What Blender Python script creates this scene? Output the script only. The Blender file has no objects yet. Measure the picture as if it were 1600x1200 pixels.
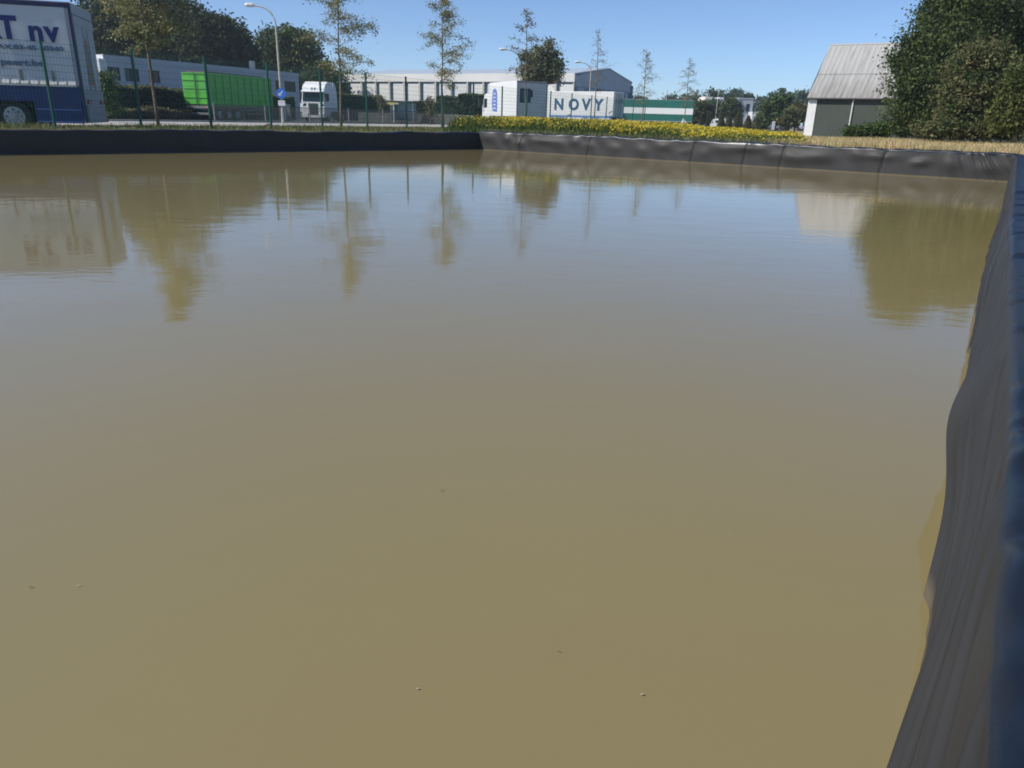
import bpy, math, random
import numpy as np
from mathutils import Vector, Matrix
R = math.radians
random.seed(7)
rng = np.random.default_rng(7)
scene = bpy.context.scene
COL = scene.collection

# ---------------------------------------------------------------- camera
EYE = 1.25                       # height of the lens above the water
FPX = 1150.0                     # focal length in pixels of a 1600 px wide frame
TH, RO = math.atan(416 / FPX), R(1.6)
_c, _s = math.cos(TH), math.sin(TH)
FW = Vector((0, _c, -_s)); U0 = Vector((0, _s, _c)); R0 = Vector((1, 0, 0))
RV = R0 * math.cos(RO) + U0 * math.sin(RO)
UV = U0 * math.cos(RO) - R0 * math.sin(RO)
cam = bpy.data.cameras.new('camera'); cam_o = bpy.data.objects.new('camera', cam); COL.objects.link(cam_o)
m = Matrix((( RV.x, UV.x, -FW.x, 0), (RV.y, UV.y, -FW.y, 0), (RV.z, UV.z, -FW.z, EYE), (0, 0, 0, 1)))
cam_o.matrix_world = m
cam.sensor_width = 36.0; cam.lens = FPX / 1600 * 36.0
cam.clip_start = 0.05; cam.clip_end = 6000
scene.camera = cam_o
scene.cycles.pixel_filter_type = 'BLACKMAN_HARRIS'
scene.cycles.filter_width = 1.8   # the photograph is soft

# ---------------------------------------------------------------- light
SUN_AZ, SUN_EL = 252.0, 43.0
w = bpy.data.worlds.new('World'); scene.world = w; w.use_nodes = True
nt = w.node_tree; nt.nodes.clear()
out = nt.nodes.new('ShaderNodeOutputWorld'); bg = nt.nodes.new('ShaderNodeBackground')
sky = nt.nodes.new('ShaderNodeTexSky'); sky.sky_type = 'NISHITA'; sky.sun_disc = False
sky.sun_elevation = R(SUN_EL); sky.sun_rotation = R(SUN_AZ)
sky.air_density = 0.62; sky.dust_density = 0.45; sky.ozone_density = 5.0; sky.altitude = 0
bg.inputs['Strength'].default_value = 0.15
nt.links.new(sky.outputs[0], bg.inputs[0]); nt.links.new(bg.outputs[0], out.inputs[0])
sl = bpy.data.lights.new('sun', 'SUN'); sl.energy = 5.0; sl.angle = R(0.5); sl.color = (1.0, 0.955, 0.88)
so = bpy.data.objects.new('sun', sl); COL.objects.link(so)
sd = Vector((math.sin(R(SUN_AZ)) * math.cos(R(SUN_EL)), math.cos(R(SUN_AZ)) * math.cos(R(SUN_EL)), math.sin(R(SUN_EL))))
so.rotation_euler = (-sd).to_track_quat('-Z', 'Y').to_euler()
scene.view_settings.view_transform = 'Standard'; scene.view_settings.look = 'None'
scene.view_settings.gamma = 1.0; scene.view_settings.exposure = 0.0
scene.cycles.max_bounces = 6; scene.cycles.transparent_max_bounces = 12
scene.cycles.sample_clamp_indirect = 4

# ---------------------------------------------------------------- helpers
def ray(px, py): return FW + RV * ((px - 800) / FPX) + UV * ((600 - py) / FPX)
def onz(px, py, z):               # where the sight line through a spot of the photo meets height z
    d = ray(px, py); t = (z - EYE) / d.z
    return Vector((d.x * t, d.y * t, z))
def atY(px, py, Y):
    d = ray(px, py); t = Y / d.y
    return Vector((d.x * t, Y, EYE + d.z * t))
def s_on(p0, p1, px, py=150):
    """distance along p0>p1 of the spot seen at photo column px"""
    d = (p1 - p0); L = math.hypot(d.x, d.y); r_ = ray(px, py)
    # p0 + d*t = r*k  (plan)
    det = d.x * (-r_.y) - (-r_.x) * d.y
    t = ((-p0.x) * (-r_.y) - (-r_.x) * (-p0.y)) / det
    return t * L
def azv(a): return Vector((math.sin(R(a)), math.cos(R(a)), 0))
def smooth(a, b, x):
    t = np.clip((x - a) / (b - a), 0, 1); return t * t * (3 - 2 * t)

MATS = {}
def mat(name, col, rough=0.7, metal=0.0, noise=0.0, nscale=4.0, col2=None, bump=0.0, bscale=30.0, spec=0.5, island=0.0, trans=0.0, ior=None, stretch=None, coat=0.0):
    if name in MATS: return MATS[name]
    mt = bpy.data.materials.new(name); mt.use_nodes = True
    n = mt.node_tree; b = n.nodes['Principled BSDF']
    b.inputs['Roughness'].default_value = rough; b.inputs['Metallic'].default_value = metal
    b.inputs['Specular IOR Level'].default_value = spec
    if coat: b.inputs['Coat Weight'].default_value = coat; b.inputs['Coat Roughness'].default_value = 0.15
    if ior: b.inputs['IOR'].default_value = ior
    c = (*col, 1); src = None
    b.inputs['Base Color'].default_value = c
    tc = n.nodes.new('ShaderNodeTexCoord'); mp = n.nodes.new('ShaderNodeMapping')
    n.links.new(tc.outputs['Object'], mp.inputs[0])
    if stretch: mp.inputs['Scale'].default_value = stretch
    if noise or col2:
        tx = n.nodes.new('ShaderNodeTexNoise'); tx.inputs['Scale'].default_value = nscale; tx.inputs['Detail'].default_value = 6
        n.links.new(mp.outputs[0], tx.inputs[0])
        mx = n.nodes.new('ShaderNodeMix'); mx.data_type = 'RGBA'
        c2 = col2 if col2 else tuple(x * (1 - noise) for x in col)
        mx.inputs[6].default_value = c; mx.inputs[7].default_value = (*c2, 1)
        rp = n.nodes.new('ShaderNodeMapRange'); rp.inputs[1].default_value = 0.36; rp.inputs[2].default_value = 0.66
        n.links.new(tx.outputs['Fac'], rp.inputs[0]); n.links.new(rp.outputs[0], mx.inputs[0])
        src = mx.outputs[2]
    if island:
        g = n.nodes.new('ShaderNodeNewGeometry'); hs = n.nodes.new('ShaderNodeHueSaturation')
        mr = n.nodes.new('ShaderNodeMapRange'); mr.inputs[3].default_value = 1 - island; mr.inputs[4].default_value = 1 + island
        n.links.new(g.outputs['Random Per Island'], mr.inputs[0]); n.links.new(mr.outputs[0], hs.inputs['Value'])
        if src: n.links.new(src, hs.inputs['Color'])
        else: hs.inputs['Color'].default_value = c
        src = hs.outputs[0]
    if src: n.links.new(src, b.inputs['Base Color'])
    if bump:
        tb = n.nodes.new('ShaderNodeTexNoise'); tb.inputs['Scale'].default_value = bscale; tb.inputs['Detail'].default_value = 5
        n.links.new(mp.outputs[0], tb.inputs[0])
        bp = n.nodes.new('ShaderNodeBump'); bp.inputs['Strength'].default_value = bump; bp.inputs['Distance'].default_value = 0.02
        n.links.new(tb.outputs['Fac'], bp.inputs['Height']); n.links.new(bp.outputs[0], b.inputs['Normal'])
    if trans:
        tr = n.nodes.new('ShaderNodeBsdfTranslucent'); ms = n.nodes.new('ShaderNodeMixShader'); ms.inputs[0].default_value = trans
        if src: n.links.new(src, tr.inputs[0])
        else: tr.inputs[0].default_value = c
        n.links.new(b.outputs[0], ms.inputs[1]); n.links.new(tr.outputs[0], ms.inputs[2])
        n.links.new(ms.outputs[0], n.nodes['Material Output'].inputs[0])
    MATS[name] = mt
    return mt

def tag(o, label=None, cat=None, group=None, kind=None):
    if label: o['label'] = label
    if cat: o['category'] = cat
    if group: o['group'] = group
    if kind: o['kind'] = kind
    return o
def empty(name, loc, az=90.0, label=None, cat=None, group=None):
    """Empty at a thing's base; its local +X points along compass bearing az."""
    o = bpy.data.objects.new(name, None); COL.objects.link(o)
    o.location = loc; o.rotation_euler = (0, 0, R(90 - az)); o.empty_display_size = 0.3
    return tag(o, label, cat, group)
def link(name, me, mats, parent=None, sm=False, loc=None):
    for mm in (mats if isinstance(mats, (list, tuple)) else [mats]): me.materials.append(mm)
    o = bpy.data.objects.new(name, me); COL.objects.link(o)
    if parent: o.parent = parent
    if loc is not None: o.location = loc
    if sm: me.polygons.foreach_set('use_smooth', [True] * len(me.polygons))
    return o
def copy_tree(o, parent=None):
    c = o.copy(); COL.objects.link(c)
    if parent: c.parent = parent
    for ch in [x for x in o.children]: copy_tree(ch, c)
    return c

class MB:
    def __init__(s): s.v = []; s.f = []; s.m = []; s.cuts = []
    def add(s, vs, fs, mi=0):
        n = len(s.v); s.cuts.append((n, len(s.f))); s.v += [tuple(x) for x in vs]; s.f += [tuple(i + n for i in f) for f in fs]; s.m += [mi] * len(fs); return s
    def box(s, x0, x1, y0, y1, z0, z1, mi=0, bev=0.0):
        if bev:
            return s.bbox(x0, x1, y0, y1, z0, z1, bev, mi)
        vs = [(x, y, z) for z in (z0, z1) for x, y in ((x0, y0), (x1, y0), (x1, y1), (x0, y1))]
        return s.add(vs, [(3, 2, 1, 0), (4, 5, 6, 7), (0, 1, 5, 4), (1, 2, 6, 5), (2, 3, 7, 6), (3, 0, 4, 7)], mi)
    def bbox(s, x0, x1, y0, y1, z0, z1, b, mi=0):
        # box with chamfered vertical and top edges
        def ring(i, z): return [(x0+i+b, y0+i, z), (x1-i-b, y0+i, z), (x1-i, y0+i+b, z), (x1-i, y1-i-b, z), (x1-i-b, y1-i, z), (x0+i+b, y1-i, z), (x0+i, y1-i-b, z), (x0+i, y0+i+b, z)]
        vs = ring(b, z0) + ring(0, z0 + b) + ring(0, z1 - b) + ring(b, z1)
        fs = [tuple(range(7, -1, -1)), tuple(range(24, 32))]
        for k in range(3):
            for i in range(8): fs.append((k*8+i, k*8+(i+1) % 8, k*8+8+(i+1) % 8, k*8+8+i))
        return s.add(vs, fs, mi)
    def prism(s, pts, y0, y1, mi=0):   # outline in x,z pushed along y
        n = len(pts)
        vs = [(x, y0, z) for x, z in pts] + [(x, y1, z) for x, z in pts]
        fs = [tuple(range(n)), tuple(range(2*n-1, n-1, -1))] + [((i+1) % n, i, i+n, (i+1) % n+n) for i in range(n)]
        return s.add(vs, fs, mi)
    def tube(s, pts, rad, n=8, mi=0, cap=True):
        pts = [Vector(p) for p in pts]
        if not isinstance(rad, (list, tuple)): rad = [rad] * len(pts)
        vs = []; fs = []
        for i, p in enumerate(pts):
            d = (pts[min(i+1, len(pts)-1)] - pts[max(i-1, 0)])
            if d.length < 1e-6: d = Vector((0, 0, 1))
            d.normalize()
            a = d.cross(Vector((0, 0, 1)) if abs(d.z) < 0.9 else Vector((1, 0, 0))).normalized(); b = d.cross(a)
            for k in range(n):
                t = 2 * math.pi * k / n
                vs.append(p + (a * math.cos(t) + b * math.sin(t)) * rad[i])
        for i in range(len(pts)-1):
            for k in range(n): fs.append((i*n+k, i*n+(k+1) % n, (i+1)*n+(k+1) % n, (i+1)*n+k))
        if cap: fs += [tuple(range(n-1, -1, -1)), tuple(range((len(pts)-1)*n, len(pts)*n))]
        return s.add(vs, fs, mi)
    def disc(s, c, r, y0, y1, n=24, mi=0):    # wheel-like cylinder, axis along y
        return s.tube([(c[0], y0, c[1]), (c[0], y1, c[1])], r, n, mi)
    def build(s, name, mats, parent=None, sm=False, loc=None):
        me = bpy.data.meshes.new(name); me.from_pydata(s.v, [], s.f)
        o = link(name, me, mats, parent, sm, loc)
        if any(s.m): me.polygons.foreach_set('material_index', s.m)
        me.update(); return o

def build_each(q, name, mats, parent=None, sm=False):
    """every piece added to q becomes an object of its own"""
    out = []; cuts = q.cuts + [(len(q.v), len(q.f))]
    for (v0, f0), (v1, f1) in zip(cuts[:-1], cuts[1:]):
        e = MB(); e.add(q.v[v0:v1], [tuple(i - v0 for i in f) for f in q.f[f0:f1]]); e.m = q.m[f0:f1]; out.append(e.build(name, mats, parent, sm))
    return out

def text(body, size, loc, mt, parent, rz=0.0, offset=0.0, sx=1.0, name='lettering', align='LEFT', shear=0.0, sp=1.0):
    cu = bpy.data.curves.new('t', 'FONT'); cu.body = body; cu.size = size; cu.offset = offset; cu.extrude = 0.006
    cu.align_x = align; cu.space_character = sp; cu.shear = shear; cu.resolution_u = 3
    to = bpy.data.objects.new('t', cu); COL.objects.link(to)
    dg = bpy.context.evaluated_depsgraph_get(); dg.update()
    me = bpy.data.meshes.new_from_object(to.evaluated_get(dg))
    bpy.data.objects.remove(to); bpy.data.curves.remove(cu)
    me.transform(Matrix.Diagonal((sx, 1, 1, 1)))
    me.transform(Matrix.Rotation(rz, 4, 'Z') @ Matrix.Rotation(R(90), 4, 'X'))
    me.materials.clear()
    return link(name, me, mt, parent, False, loc)

def quads_mesh(name, C, A, B, mt, parent=None, mi=None):
    """many small leaf quads: centre C, half axes A and B (n x 3 arrays)"""
    n = len(C)
    V = np.empty((n, 4, 3), np.float32)
    V[:, 0] = C - A; V[:, 1] = C - B * 0.9 + A * 0.1; V[:, 2] = C + A; V[:, 3] = C + B * 0.9 + A * 0.1
    me = bpy.data.meshes.new(name)
    me.vertices.add(n * 4); me.vertices.foreach_set('co', V.reshape(-1))
    me.loops.add(n * 4); me.loops.foreach_set('vertex_index', np.arange(n * 4, dtype=np.int32))
    me.polygons.add(n); me.polygons.foreach_set('loop_start', np.arange(0, n * 4, 4, dtype=np.int32))
    o = link(name, me, mt, parent)
    if mi is not None: me.polygons.foreach_set('material_index', mi.astype(np.int32))
    me.update(calc_edges=True); me.validate()
    return o
def rand_unit(n):
    v = rng.normal(size=(n, 3)); return v / np.linalg.norm(v, axis=1)[:, None]
def leaves(C, size, up=0.35):
    n = len(C)
    nrm = rand_unit(n) + np.array([0, 0, up]); nrm /= np.linalg.norm(nrm, axis=1)[:, None]
    a = np.cross(nrm, rand_unit(n)); a /= np.linalg.norm(a, axis=1)[:, None] + 1e-9
    b = np.cross(nrm, a)
    s = size * rng.uniform(0.6, 1.3, n)[:, None]
    return a * s, b * s * 0.6

# ---------------------------------------------------------------- the lie of the land
A_ = Vector((-1.62, 31.45, 0)); B_ = Vector((12.97, 20.26, 0))
D_ = B_ - azv(32.6) * 34.0
E_ = A_ - azv(44.6) * 46.0
FEN0 = Vector((-14.24, 23.81, 0)); FAZ = 27.9
FD = azv(FAZ); FN = azv(FAZ - 90)            # along the mesh fence; away from the basin
def beyond(x, y): return (x - FEN0.x) * FN.x + (y - FEN0.y) * FN.y
def gz(x, y):
    x = np.asarray(x, float); y = np.asarray(y, float)
    b = beyond(x, y)
    left = 0.60 - 0.25 * smooth(0.5, 6, b)
    r = np.hypot(x - 4, y - 10)
    field = -0.22 * smooth(26, 46, r) * (1 - smooth(0.5, 6, b))
    return left + field
def gz1(x, y): return float(gz(x, y))
def ground_pt(p): return Vector((p[0], p[1], gz1(p[0], p[1])))

# ---------------------------------------------------------------- materials of the setting
def ground_material():
    mt = bpy.data.materials.new('ground'); mt.use_nodes = True; n = mt.node_tree; b = n.nodes['Principled BSDF']
    b.inputs['Roughness'].default_value = 0.95; b.inputs['Specular IOR Level'].default_value = 0.1
    tc = n.nodes.new('ShaderNodeTexCoord')
    def noise(sc, lo, hi, det=5):
        t = n.nodes.new('ShaderNodeTexNoise'); t.inputs['Scale'].default_value = sc; t.inputs['Detail'].default_value = det
        n.links.new(tc.outputs['Object'], t.inputs[0])
        r_ = n.nodes.new('ShaderNodeMapRange'); r_.inputs[1].default_value = lo; r_.inputs[2].default_value = hi
        n.links.new(t.outputs['Fac'], r_.inputs[0]); return r_.outputs[0]
    def mix(f, a, c):
        x = n.nodes.new('ShaderNodeMix'); x.data_type = 'RGBA'
        n.links.new(f, x.inputs[0])
        for i, q in ((6, a), (7, c)):
            if isinstance(q, tuple): x.inputs[i].default_value = (*q, 1)
            else: n.links.new(q, x.inputs[i])
        return x.outputs[2]
    grass = mix(noise(1.7, .4, .62), (.075, .09, .03), (.13, .12, .055))
    soil = mix(noise(5, .35, .7), (.10, .08, .06), (.05, .042, .036))
    gs = mix(noise(.9, .45, .6, 8), grass, soil)
    straw = mix(noise(3, .3, .7), (.42, .33, .17), (.24, .21, .09))
    sep = n.nodes.new('ShaderNodeSeparateXYZ'); n.links.new(tc.outputs['Object'], sep.inputs[0])
    k = n.nodes.new('ShaderNodeMath'); k.operation = 'MULTIPLY'; k.inputs[1].default_value = -0.34
    n.links.new(sep.outputs[1], k.inputs[0])
    ad = n.nodes.new('ShaderNodeMath'); ad.operation = 'ADD'
    n.links.new(sep.outputs[0], ad.inputs[0]); n.links.new(k.outputs[0], ad.inputs[1])
    mr = n.nodes.new('ShaderNodeMapRange'); mr.inputs[1].default_value = -0.6; mr.inputs[2].default_value = 1.2
    n.links.new(ad.outputs[0], mr.inputs[0])
    n.links.new(mix(mr.outputs[0], gs, straw), b.inputs['Base Color'])
    bp = n.nodes.new('ShaderNodeBump'); bp.inputs['Strength'].default_value = .8; bp.inputs['Distance'].default_value = .05
    n.links.new(noise(14, 0, 1), bp.inputs['Height']); n.links.new(bp.outputs[0], b.inputs['Normal'])
    return mt

def offset_poly(P, d):
    # P counter-clockwise corners; move each side outwards by d
    n = len(P); outp = []
    for i in range(n):
        p0, p1, p2 = P[i-1], P[i], P[(i+1) % n]
        a = (p1 - p0).normalized(); b = (p2 - p1).normalized()
        na = Vector((a.y, -a.x, 0)); nb = Vector((b.y, -b.x, 0))
        k = 1 + na.dot(nb)
        outp.append(p1 + (na + nb) * (d / k))
    return outp
POND = [B_, A_, E_, D_]       # counter-clockwise seen from above
def build_ground():
    offs = [0.30, 0.45, 0.7, 1.0, 1.4, 1.9, 2.5, 3.2, 4, 5, 6.2, 7.6, 9.3, 11.5, 14, 17, 21, 26, 33, 42, 54, 70, 95, 130, 200, 320, 600, 1200, 3000]
    nseg = [60, 110, 40, 90]
    vs = []; fs = []
    for oi, d in enumerate(offs):
        Q = offset_poly(POND, d)
        for i in range(4):
            p, q = Q[i], Q[(i+1) % 4]
            for k in range(nseg[i]):
                c = p.lerp(q, k / nseg[i])
                z = gz1(c.x, c.y)
                if d < 200: z += (rng.uniform(-.03, .035) if d < 30 else rng.uniform(-.02, .02)) if d > 0.5 and beyond(c.x, c.y) < 4 else -0.02 if d <= .5 else 0
                vs.append((c.x, c.y, z if d < 200 else 0.33))
    N = sum(nseg)
    for oi in range(len(offs)-1):
        for k in range(N):
            fs.append((oi*N+k, (oi+1)*N+k, (oi+1)*N+(k+1) % N, oi*N+(k+1) % N))
    me = bpy.data.meshes.new('ground'); me.from_pydata(vs, [], fs)
    o = link('ground', me, ground_material(), None, True); o['kind'] = 'structure'
build_ground()

# pond bed under the muddy water, and the water itself
bed = MB(); Q = offset_poly(POND, 0.2); bed.add([(p.x, p.y, -1.2) for p in Q], [(0, 1, 2, 3)])
tag(bed.build('pond_bed', mat('mud', (.12, .10, .06), .9)), kind='structure')
def water_material():
    mt = bpy.data.materials.new('muddy_water'); mt.use_nodes = True; n = mt.node_tree; b = n.nodes['Principled BSDF']
    b.inputs['Roughness'].default_value = 0.055; b.inputs['IOR'].default_value = 1.62
    tc = n.nodes.new('ShaderNodeTexCoord')
    tx = n.nodes.new('ShaderNodeTexNoise'); tx.inputs['Scale'].default_value = .35; tx.inputs['Detail'].default_value = 3
    n.links.new(tc.outputs['Object'], tx.inputs[0])
    mx = n.nodes.new('ShaderNodeMix'); mx.data_type = 'RGBA'
    mx.inputs[6].default_value = (.221, .180, .077, 1); mx.inputs[7].default_value = (.238, .197, .090, 1)
    n.links.new(tx.outputs['Fac'], mx.inputs[0]); n.links.new(mx.outputs[2], b.inputs['Base Color'])
    def bump(sc, strength, prev=None, stretch=None, det=2, dist=.01):
        mp = n.nodes.new('ShaderNodeMapping'); n.links.new(tc.outputs['Object'], mp.inputs[0])
        if stretch: mp.inputs['Scale'].default_value = stretch; mp.inputs['Rotation'].default_value = (0, 0, R(8))
        t = n.nodes.new('ShaderNodeTexNoise'); t.inputs['Scale'].default_value = sc; t.inputs['Detail'].default_value = det
        n.links.new(mp.outputs[0], t.inputs[0])
        bp = n.nodes.new('ShaderNodeBump'); bp.inputs['Strength'].default_value = strength; bp.inputs['Distance'].default_value = dist
        n.links.new(t.outputs['Fac'], bp.inputs['Height'])
        if prev: n.links.new(prev, bp.inputs['Normal'])
        return bp.outputs[0]
    q = bump(1.1, .30, None, (1, 1.6, 1))
    q = bump(6.0, .07, q, (1, 1.8, 1), 3)
    n.links.new(q, b.inputs['Normal'])
    return mt
wq = offset_poly(POND, 0.12); wm = MB(); wm.add([(p.x, p.y, 0) for p in wq], [(0, 1, 2, 3)])
tag(wm.build('water', water_material()), kind='structure')

# ---------------------------------------------------------------- black liner walls round the basin
def liner_material():
    mt = bpy.data.materials.new('black_liner'); mt.use_nodes = True; n = mt.node_tree; b = n.nodes['Principled BSDF']
    b.inputs['Roughness'].default_value = 0.45; b.inputs['Specular IOR Level'].default_value = 0.45
    tc = n.nodes.new('ShaderNodeTexCoord'); sep = n.nodes.new('ShaderNodeSeparateXYZ')
    n.links.new(tc.outputs['Object'], sep.inputs[0])
    tx = n.nodes.new('ShaderNodeTexNoise'); tx.inputs['Scale'].default_value = 3; tx.inputs['Detail'].default_value = 6
    n.links.new(tc.outputs['Object'], tx.inputs[0])
    mx = n.nodes.new('ShaderNodeMix'); mx.data_type = 'RGBA'
    mx.inputs[6].default_value = (.027, .0265, .026, 1); mx.inputs[7].default_value = (.046, .045, .043, 1)
    n.links.new(tx.outputs['Fac'], mx.inputs[0])
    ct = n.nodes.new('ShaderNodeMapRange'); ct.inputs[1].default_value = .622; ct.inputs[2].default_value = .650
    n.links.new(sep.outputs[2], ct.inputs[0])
    cm = n.nodes.new('ShaderNodeMix'); cm.data_type = 'RGBA'; cm.inputs[7].default_value = (.007, .0105, .018, 1)  # crest cleaner than the dusty face, its blue tint a painted sky sheen
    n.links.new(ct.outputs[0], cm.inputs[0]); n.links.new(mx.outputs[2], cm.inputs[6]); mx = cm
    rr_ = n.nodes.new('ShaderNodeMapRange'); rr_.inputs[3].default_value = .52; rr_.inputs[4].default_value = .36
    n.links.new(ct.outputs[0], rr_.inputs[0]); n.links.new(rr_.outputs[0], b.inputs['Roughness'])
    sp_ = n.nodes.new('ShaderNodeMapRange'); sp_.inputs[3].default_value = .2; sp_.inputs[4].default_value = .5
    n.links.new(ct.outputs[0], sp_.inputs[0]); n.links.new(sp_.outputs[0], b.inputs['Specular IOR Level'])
    ms = n.nodes.new('ShaderNodeMapRange'); ms.inputs[1].default_value = .035; ms.inputs[2].default_value = .012   # dried mud line
    n.links.new(sep.outputs[2], ms.inputs[0])
    m2 = n.nodes.new('ShaderNodeMix'); m2.data_type = 'RGBA'; m2.inputs[7].default_value = (.15, .12, .07, 1)
    mm = n.nodes.new('ShaderNodeMath'); mm.operation = 'MULTIPLY'; mm.inputs[1].default_value = .6
    n.links.new(ms.outputs[0], mm.inputs[0])
    n.links.new(mm.outputs[0], m2.inputs[0]); n.links.new(mx.outputs[2], m2.inputs[6]); n.links.new(m2.outputs[2], b.inputs['Base Color'])
    t2 = n.nodes.new('ShaderNodeTexNoise'); t2.inputs['Scale'].default_value = 22; t2.inputs['Detail'].default_value = 4
    n.links.new(tc.outputs['Object'], t2.inputs[0])
    bp = n.nodes.new('ShaderNodeBump'); bp.inputs['Strength'].default_value = .25; bp.inputs['Distance'].default_value = .006
    n.links.new(t2.outputs['Fac'], bp.inputs['Height']); n.links.new(bp.outputs[0], b.inputs['Normal'])
    return mt
LINER = liner_material()

def liner_wall(P, Q, label, s_vals, disp, crest_h, lean=0.06, nz=34, shift=None, slant=None):
    """P to Q along the waterline, basin on the LEFT of P>Q. disp(s, v, part) gives the push towards the basin / up."""
    d = (Q - P).normalized(); inn = Vector((-d.y, d.x, 0))
    prof = []                                  # (outwards offset, z, v, part)
    for o_, z in ((.95, .52), (.80, .60), (.62, .640), (.46, .655), (.34, .660), (.25, .662), (.17, .662), (.10, .660), (.05, .657), (.025, .652), (.010, .643)):
        prof.append((o_ + lean, z, 0.0, 0))
    for k in range(nz + 1):
        z = .632 - (k / nz) ** 1.0 * (.95 if k == nz else .70)
        prof.append((lean * max(0, z) / .62, z, .632 - z, 1))
    vs = np.zeros((len(s_vals), len(prof), 3))
    for i, s in enumerate(s_vals):
        for j, (o_, z, v, part) in enumerate(prof):
            sp = s - slant(s) * v if slant else s      # mesh columns run along the pleats
            q = disp(sp, v, part, o_) if not slant else disp(sp, v, part, o_, s)
            zz = z + (crest_h(s) * smooth(-.1, .55, z))
            if part == 0: zz += q; oo = o_
            else: oo = o_ - q
            if shift:
                w0, c0_ = shift(sp); oo += w0 + (c0_ - w0) * min(1, max(0, z / .62))
            vs[i, j] = (P.x + d.x * sp - inn.x * oo, P.y + d.y * sp - inn.y * oo, zz)
    n, mcount = len(s_vals), len(prof)
    fs = [(i*mcount+j, i*mcount+j+1, (i+1)*mcount+j+1, (i+1)*mcount+j) for i in range(n-1) for j in range(mcount-1)]
    me = bpy.data.meshes.new('basin_wall'); me.from_pydata([tuple(x) for x in vs.reshape(-1, 3)], [], fs)
    o = link('basin_wall', me, LINER, None, True)
    return tag(o, label, 'liner wall')

# right wall: from the far corner B back past the camera (basin must be on the left of P>Q, so run D -> B reversed)
Lr = (D_ - B_).length
s_cam = (Vector((0.0, 0.0, 0)) - D_).dot((B_ - D_).normalized())   # arc position abreast of the camera
sv = np.unique(np.concatenate([np.arange(0, s_cam - .2, .2), np.arange(s_cam - .2, s_cam + 5.6, .008),
      np.arange(s_cam + 5.6, s_cam + 10, .03), np.arange(s_cam + 10, Lr - 2.2, .08), np.arange(Lr - 2.2, Lr + .35, .03)]))
r2 = random.Random(5)
folds = []
for _ in range(90):
    near = r2.random() < .75
    s0 = r2.uniform(.2, 6.4) if near else r2.uniform(4, 24)
    thin = r2.random() < .72; wid = (r2.uniform(.048, .080) if thin else r2.uniform(.12, .22)) * (1 if near else 1.8)
    folds.append((s0, r2.uniform(2.3, 3.6) if s0 < 6.4 else r2.uniform(.2, 1.2), wid, (r2.uniform(.006, .0135) if thin else r2.uniform(-.006, .006)) * (1 if near else 2.0), r2.uniform(.3, .9)))
fs0 = np.array([f[0] for f in folds]); fsl = np.array([f[1] for f in folds]); fwd_ = np.array([f[2] for f in folds]); fam = np.array([f[3] for f in folds]); fln = np.array([f[4] for f in folds])
cf = [(r2.uniform(-.5, 24), r2.uniform(.03, .10), r2.uniform(-.010, .016), r2.uniform(-.5, .5)) for _ in range(120)]
c0 = np.array([f[0] for f in cf]); c1 = np.array([f[1] for f in cf]); c2 = np.array([f[2] for f in cf]); c3 = np.array([f[3] for f in cf])
pl = []; x_ = -.2
while x_ < 9:
    pl.append((x_, r2.uniform(.018, .045), r2.uniform(.004, .0155) * (1 + .12 * x_), r2.uniform(.1, .55), r2.uniform(.25, .6))); x_ += r2.uniform(.05, .17) * (1 + .1 * max(0, x_))
pl0, plw, pla, plc, pll = [np.array([f[k] for f in pl]) for k in range(5)]
def slant_right(s):
    t = s - s_cam; return 2.9 * smooth(-9, -3, t) * (1 - smooth(4.5, 9.5, t))
def disp_right(s, v, part, o_, si=0):
    t = s - s_cam
    if part == 0:
        return 1.3 * float(np.sum(c2 * np.exp(-((t - c0 - c3 * o_) / c1) ** 2)))
    p = (t - fs0 + 2.9 * v) / fwd_
    q = float(np.sum(fam * (fwd_ > .09) * np.exp(-np.abs(p) ** 1.6) * np.clip(v / .04, 0, 1) * np.exp(-(v / (fln + .25)) ** 2)))
    q -= .006 * math.exp(-((t - 1.75) / .45) ** 2) * min(1, v / .2)
    pp = (si - s_cam - pl0) / plw
    q += float(np.sum(pla * np.exp(-np.abs(pp) ** 1.3) * np.exp(-((v - plc) / pll) ** 4))) * min(1, v / .04) * (1 - .75 * math.exp(-((t - 2.95) / .4) ** 2) * min(1, v / .3))
    q += .058 * math.exp(-((t - 2.95) / .42) ** 2) * math.exp(-((v - .36) / .17) ** 2)
    q += .035 * math.exp(-((t - 5.6) / .7) ** 2) * math.exp(-((v - .3) / .2) ** 2)
    q += .045 * math.exp(-((t - 8.6) / 1.3) ** 2) * math.exp(-((v - .35) / .2) ** 2)
    q += .02 * math.sin(t * 1.9 + 1) * math.exp(-((v - .35) / .25) ** 2) * (t > 0)
    if s > Lr - 2: q += .02 * math.sin((s + v * .8) * 26) * smooth(Lr - 2, Lr - .6, s) * math.exp(-((v - .25) / .25) ** 2)
    return q
def shift_right(s):
    k = 1 - smooth(2.0, 7.0, s - s_cam); t = s - s_cam; return .024 * k + .024 * smooth(1.0, 1.9, t) * (1 - smooth(3.6, 5.5, t)), .036 * k
def ch_right(s):
    t = s - s_cam
    return .012 * math.sin(t * 1.3 + .4) + .006 * math.sin(t * 4.1) + .02 * smooth(12, 20, t)
liner_wall(D_, B_ + azv(32.6) * .0, 'wrinkled black liner wall along the right side, blue sheen on its top', sv, disp_right, ch_right, lean=.06, nz=44, shift=shift_right, slant=slant_right)

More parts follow.
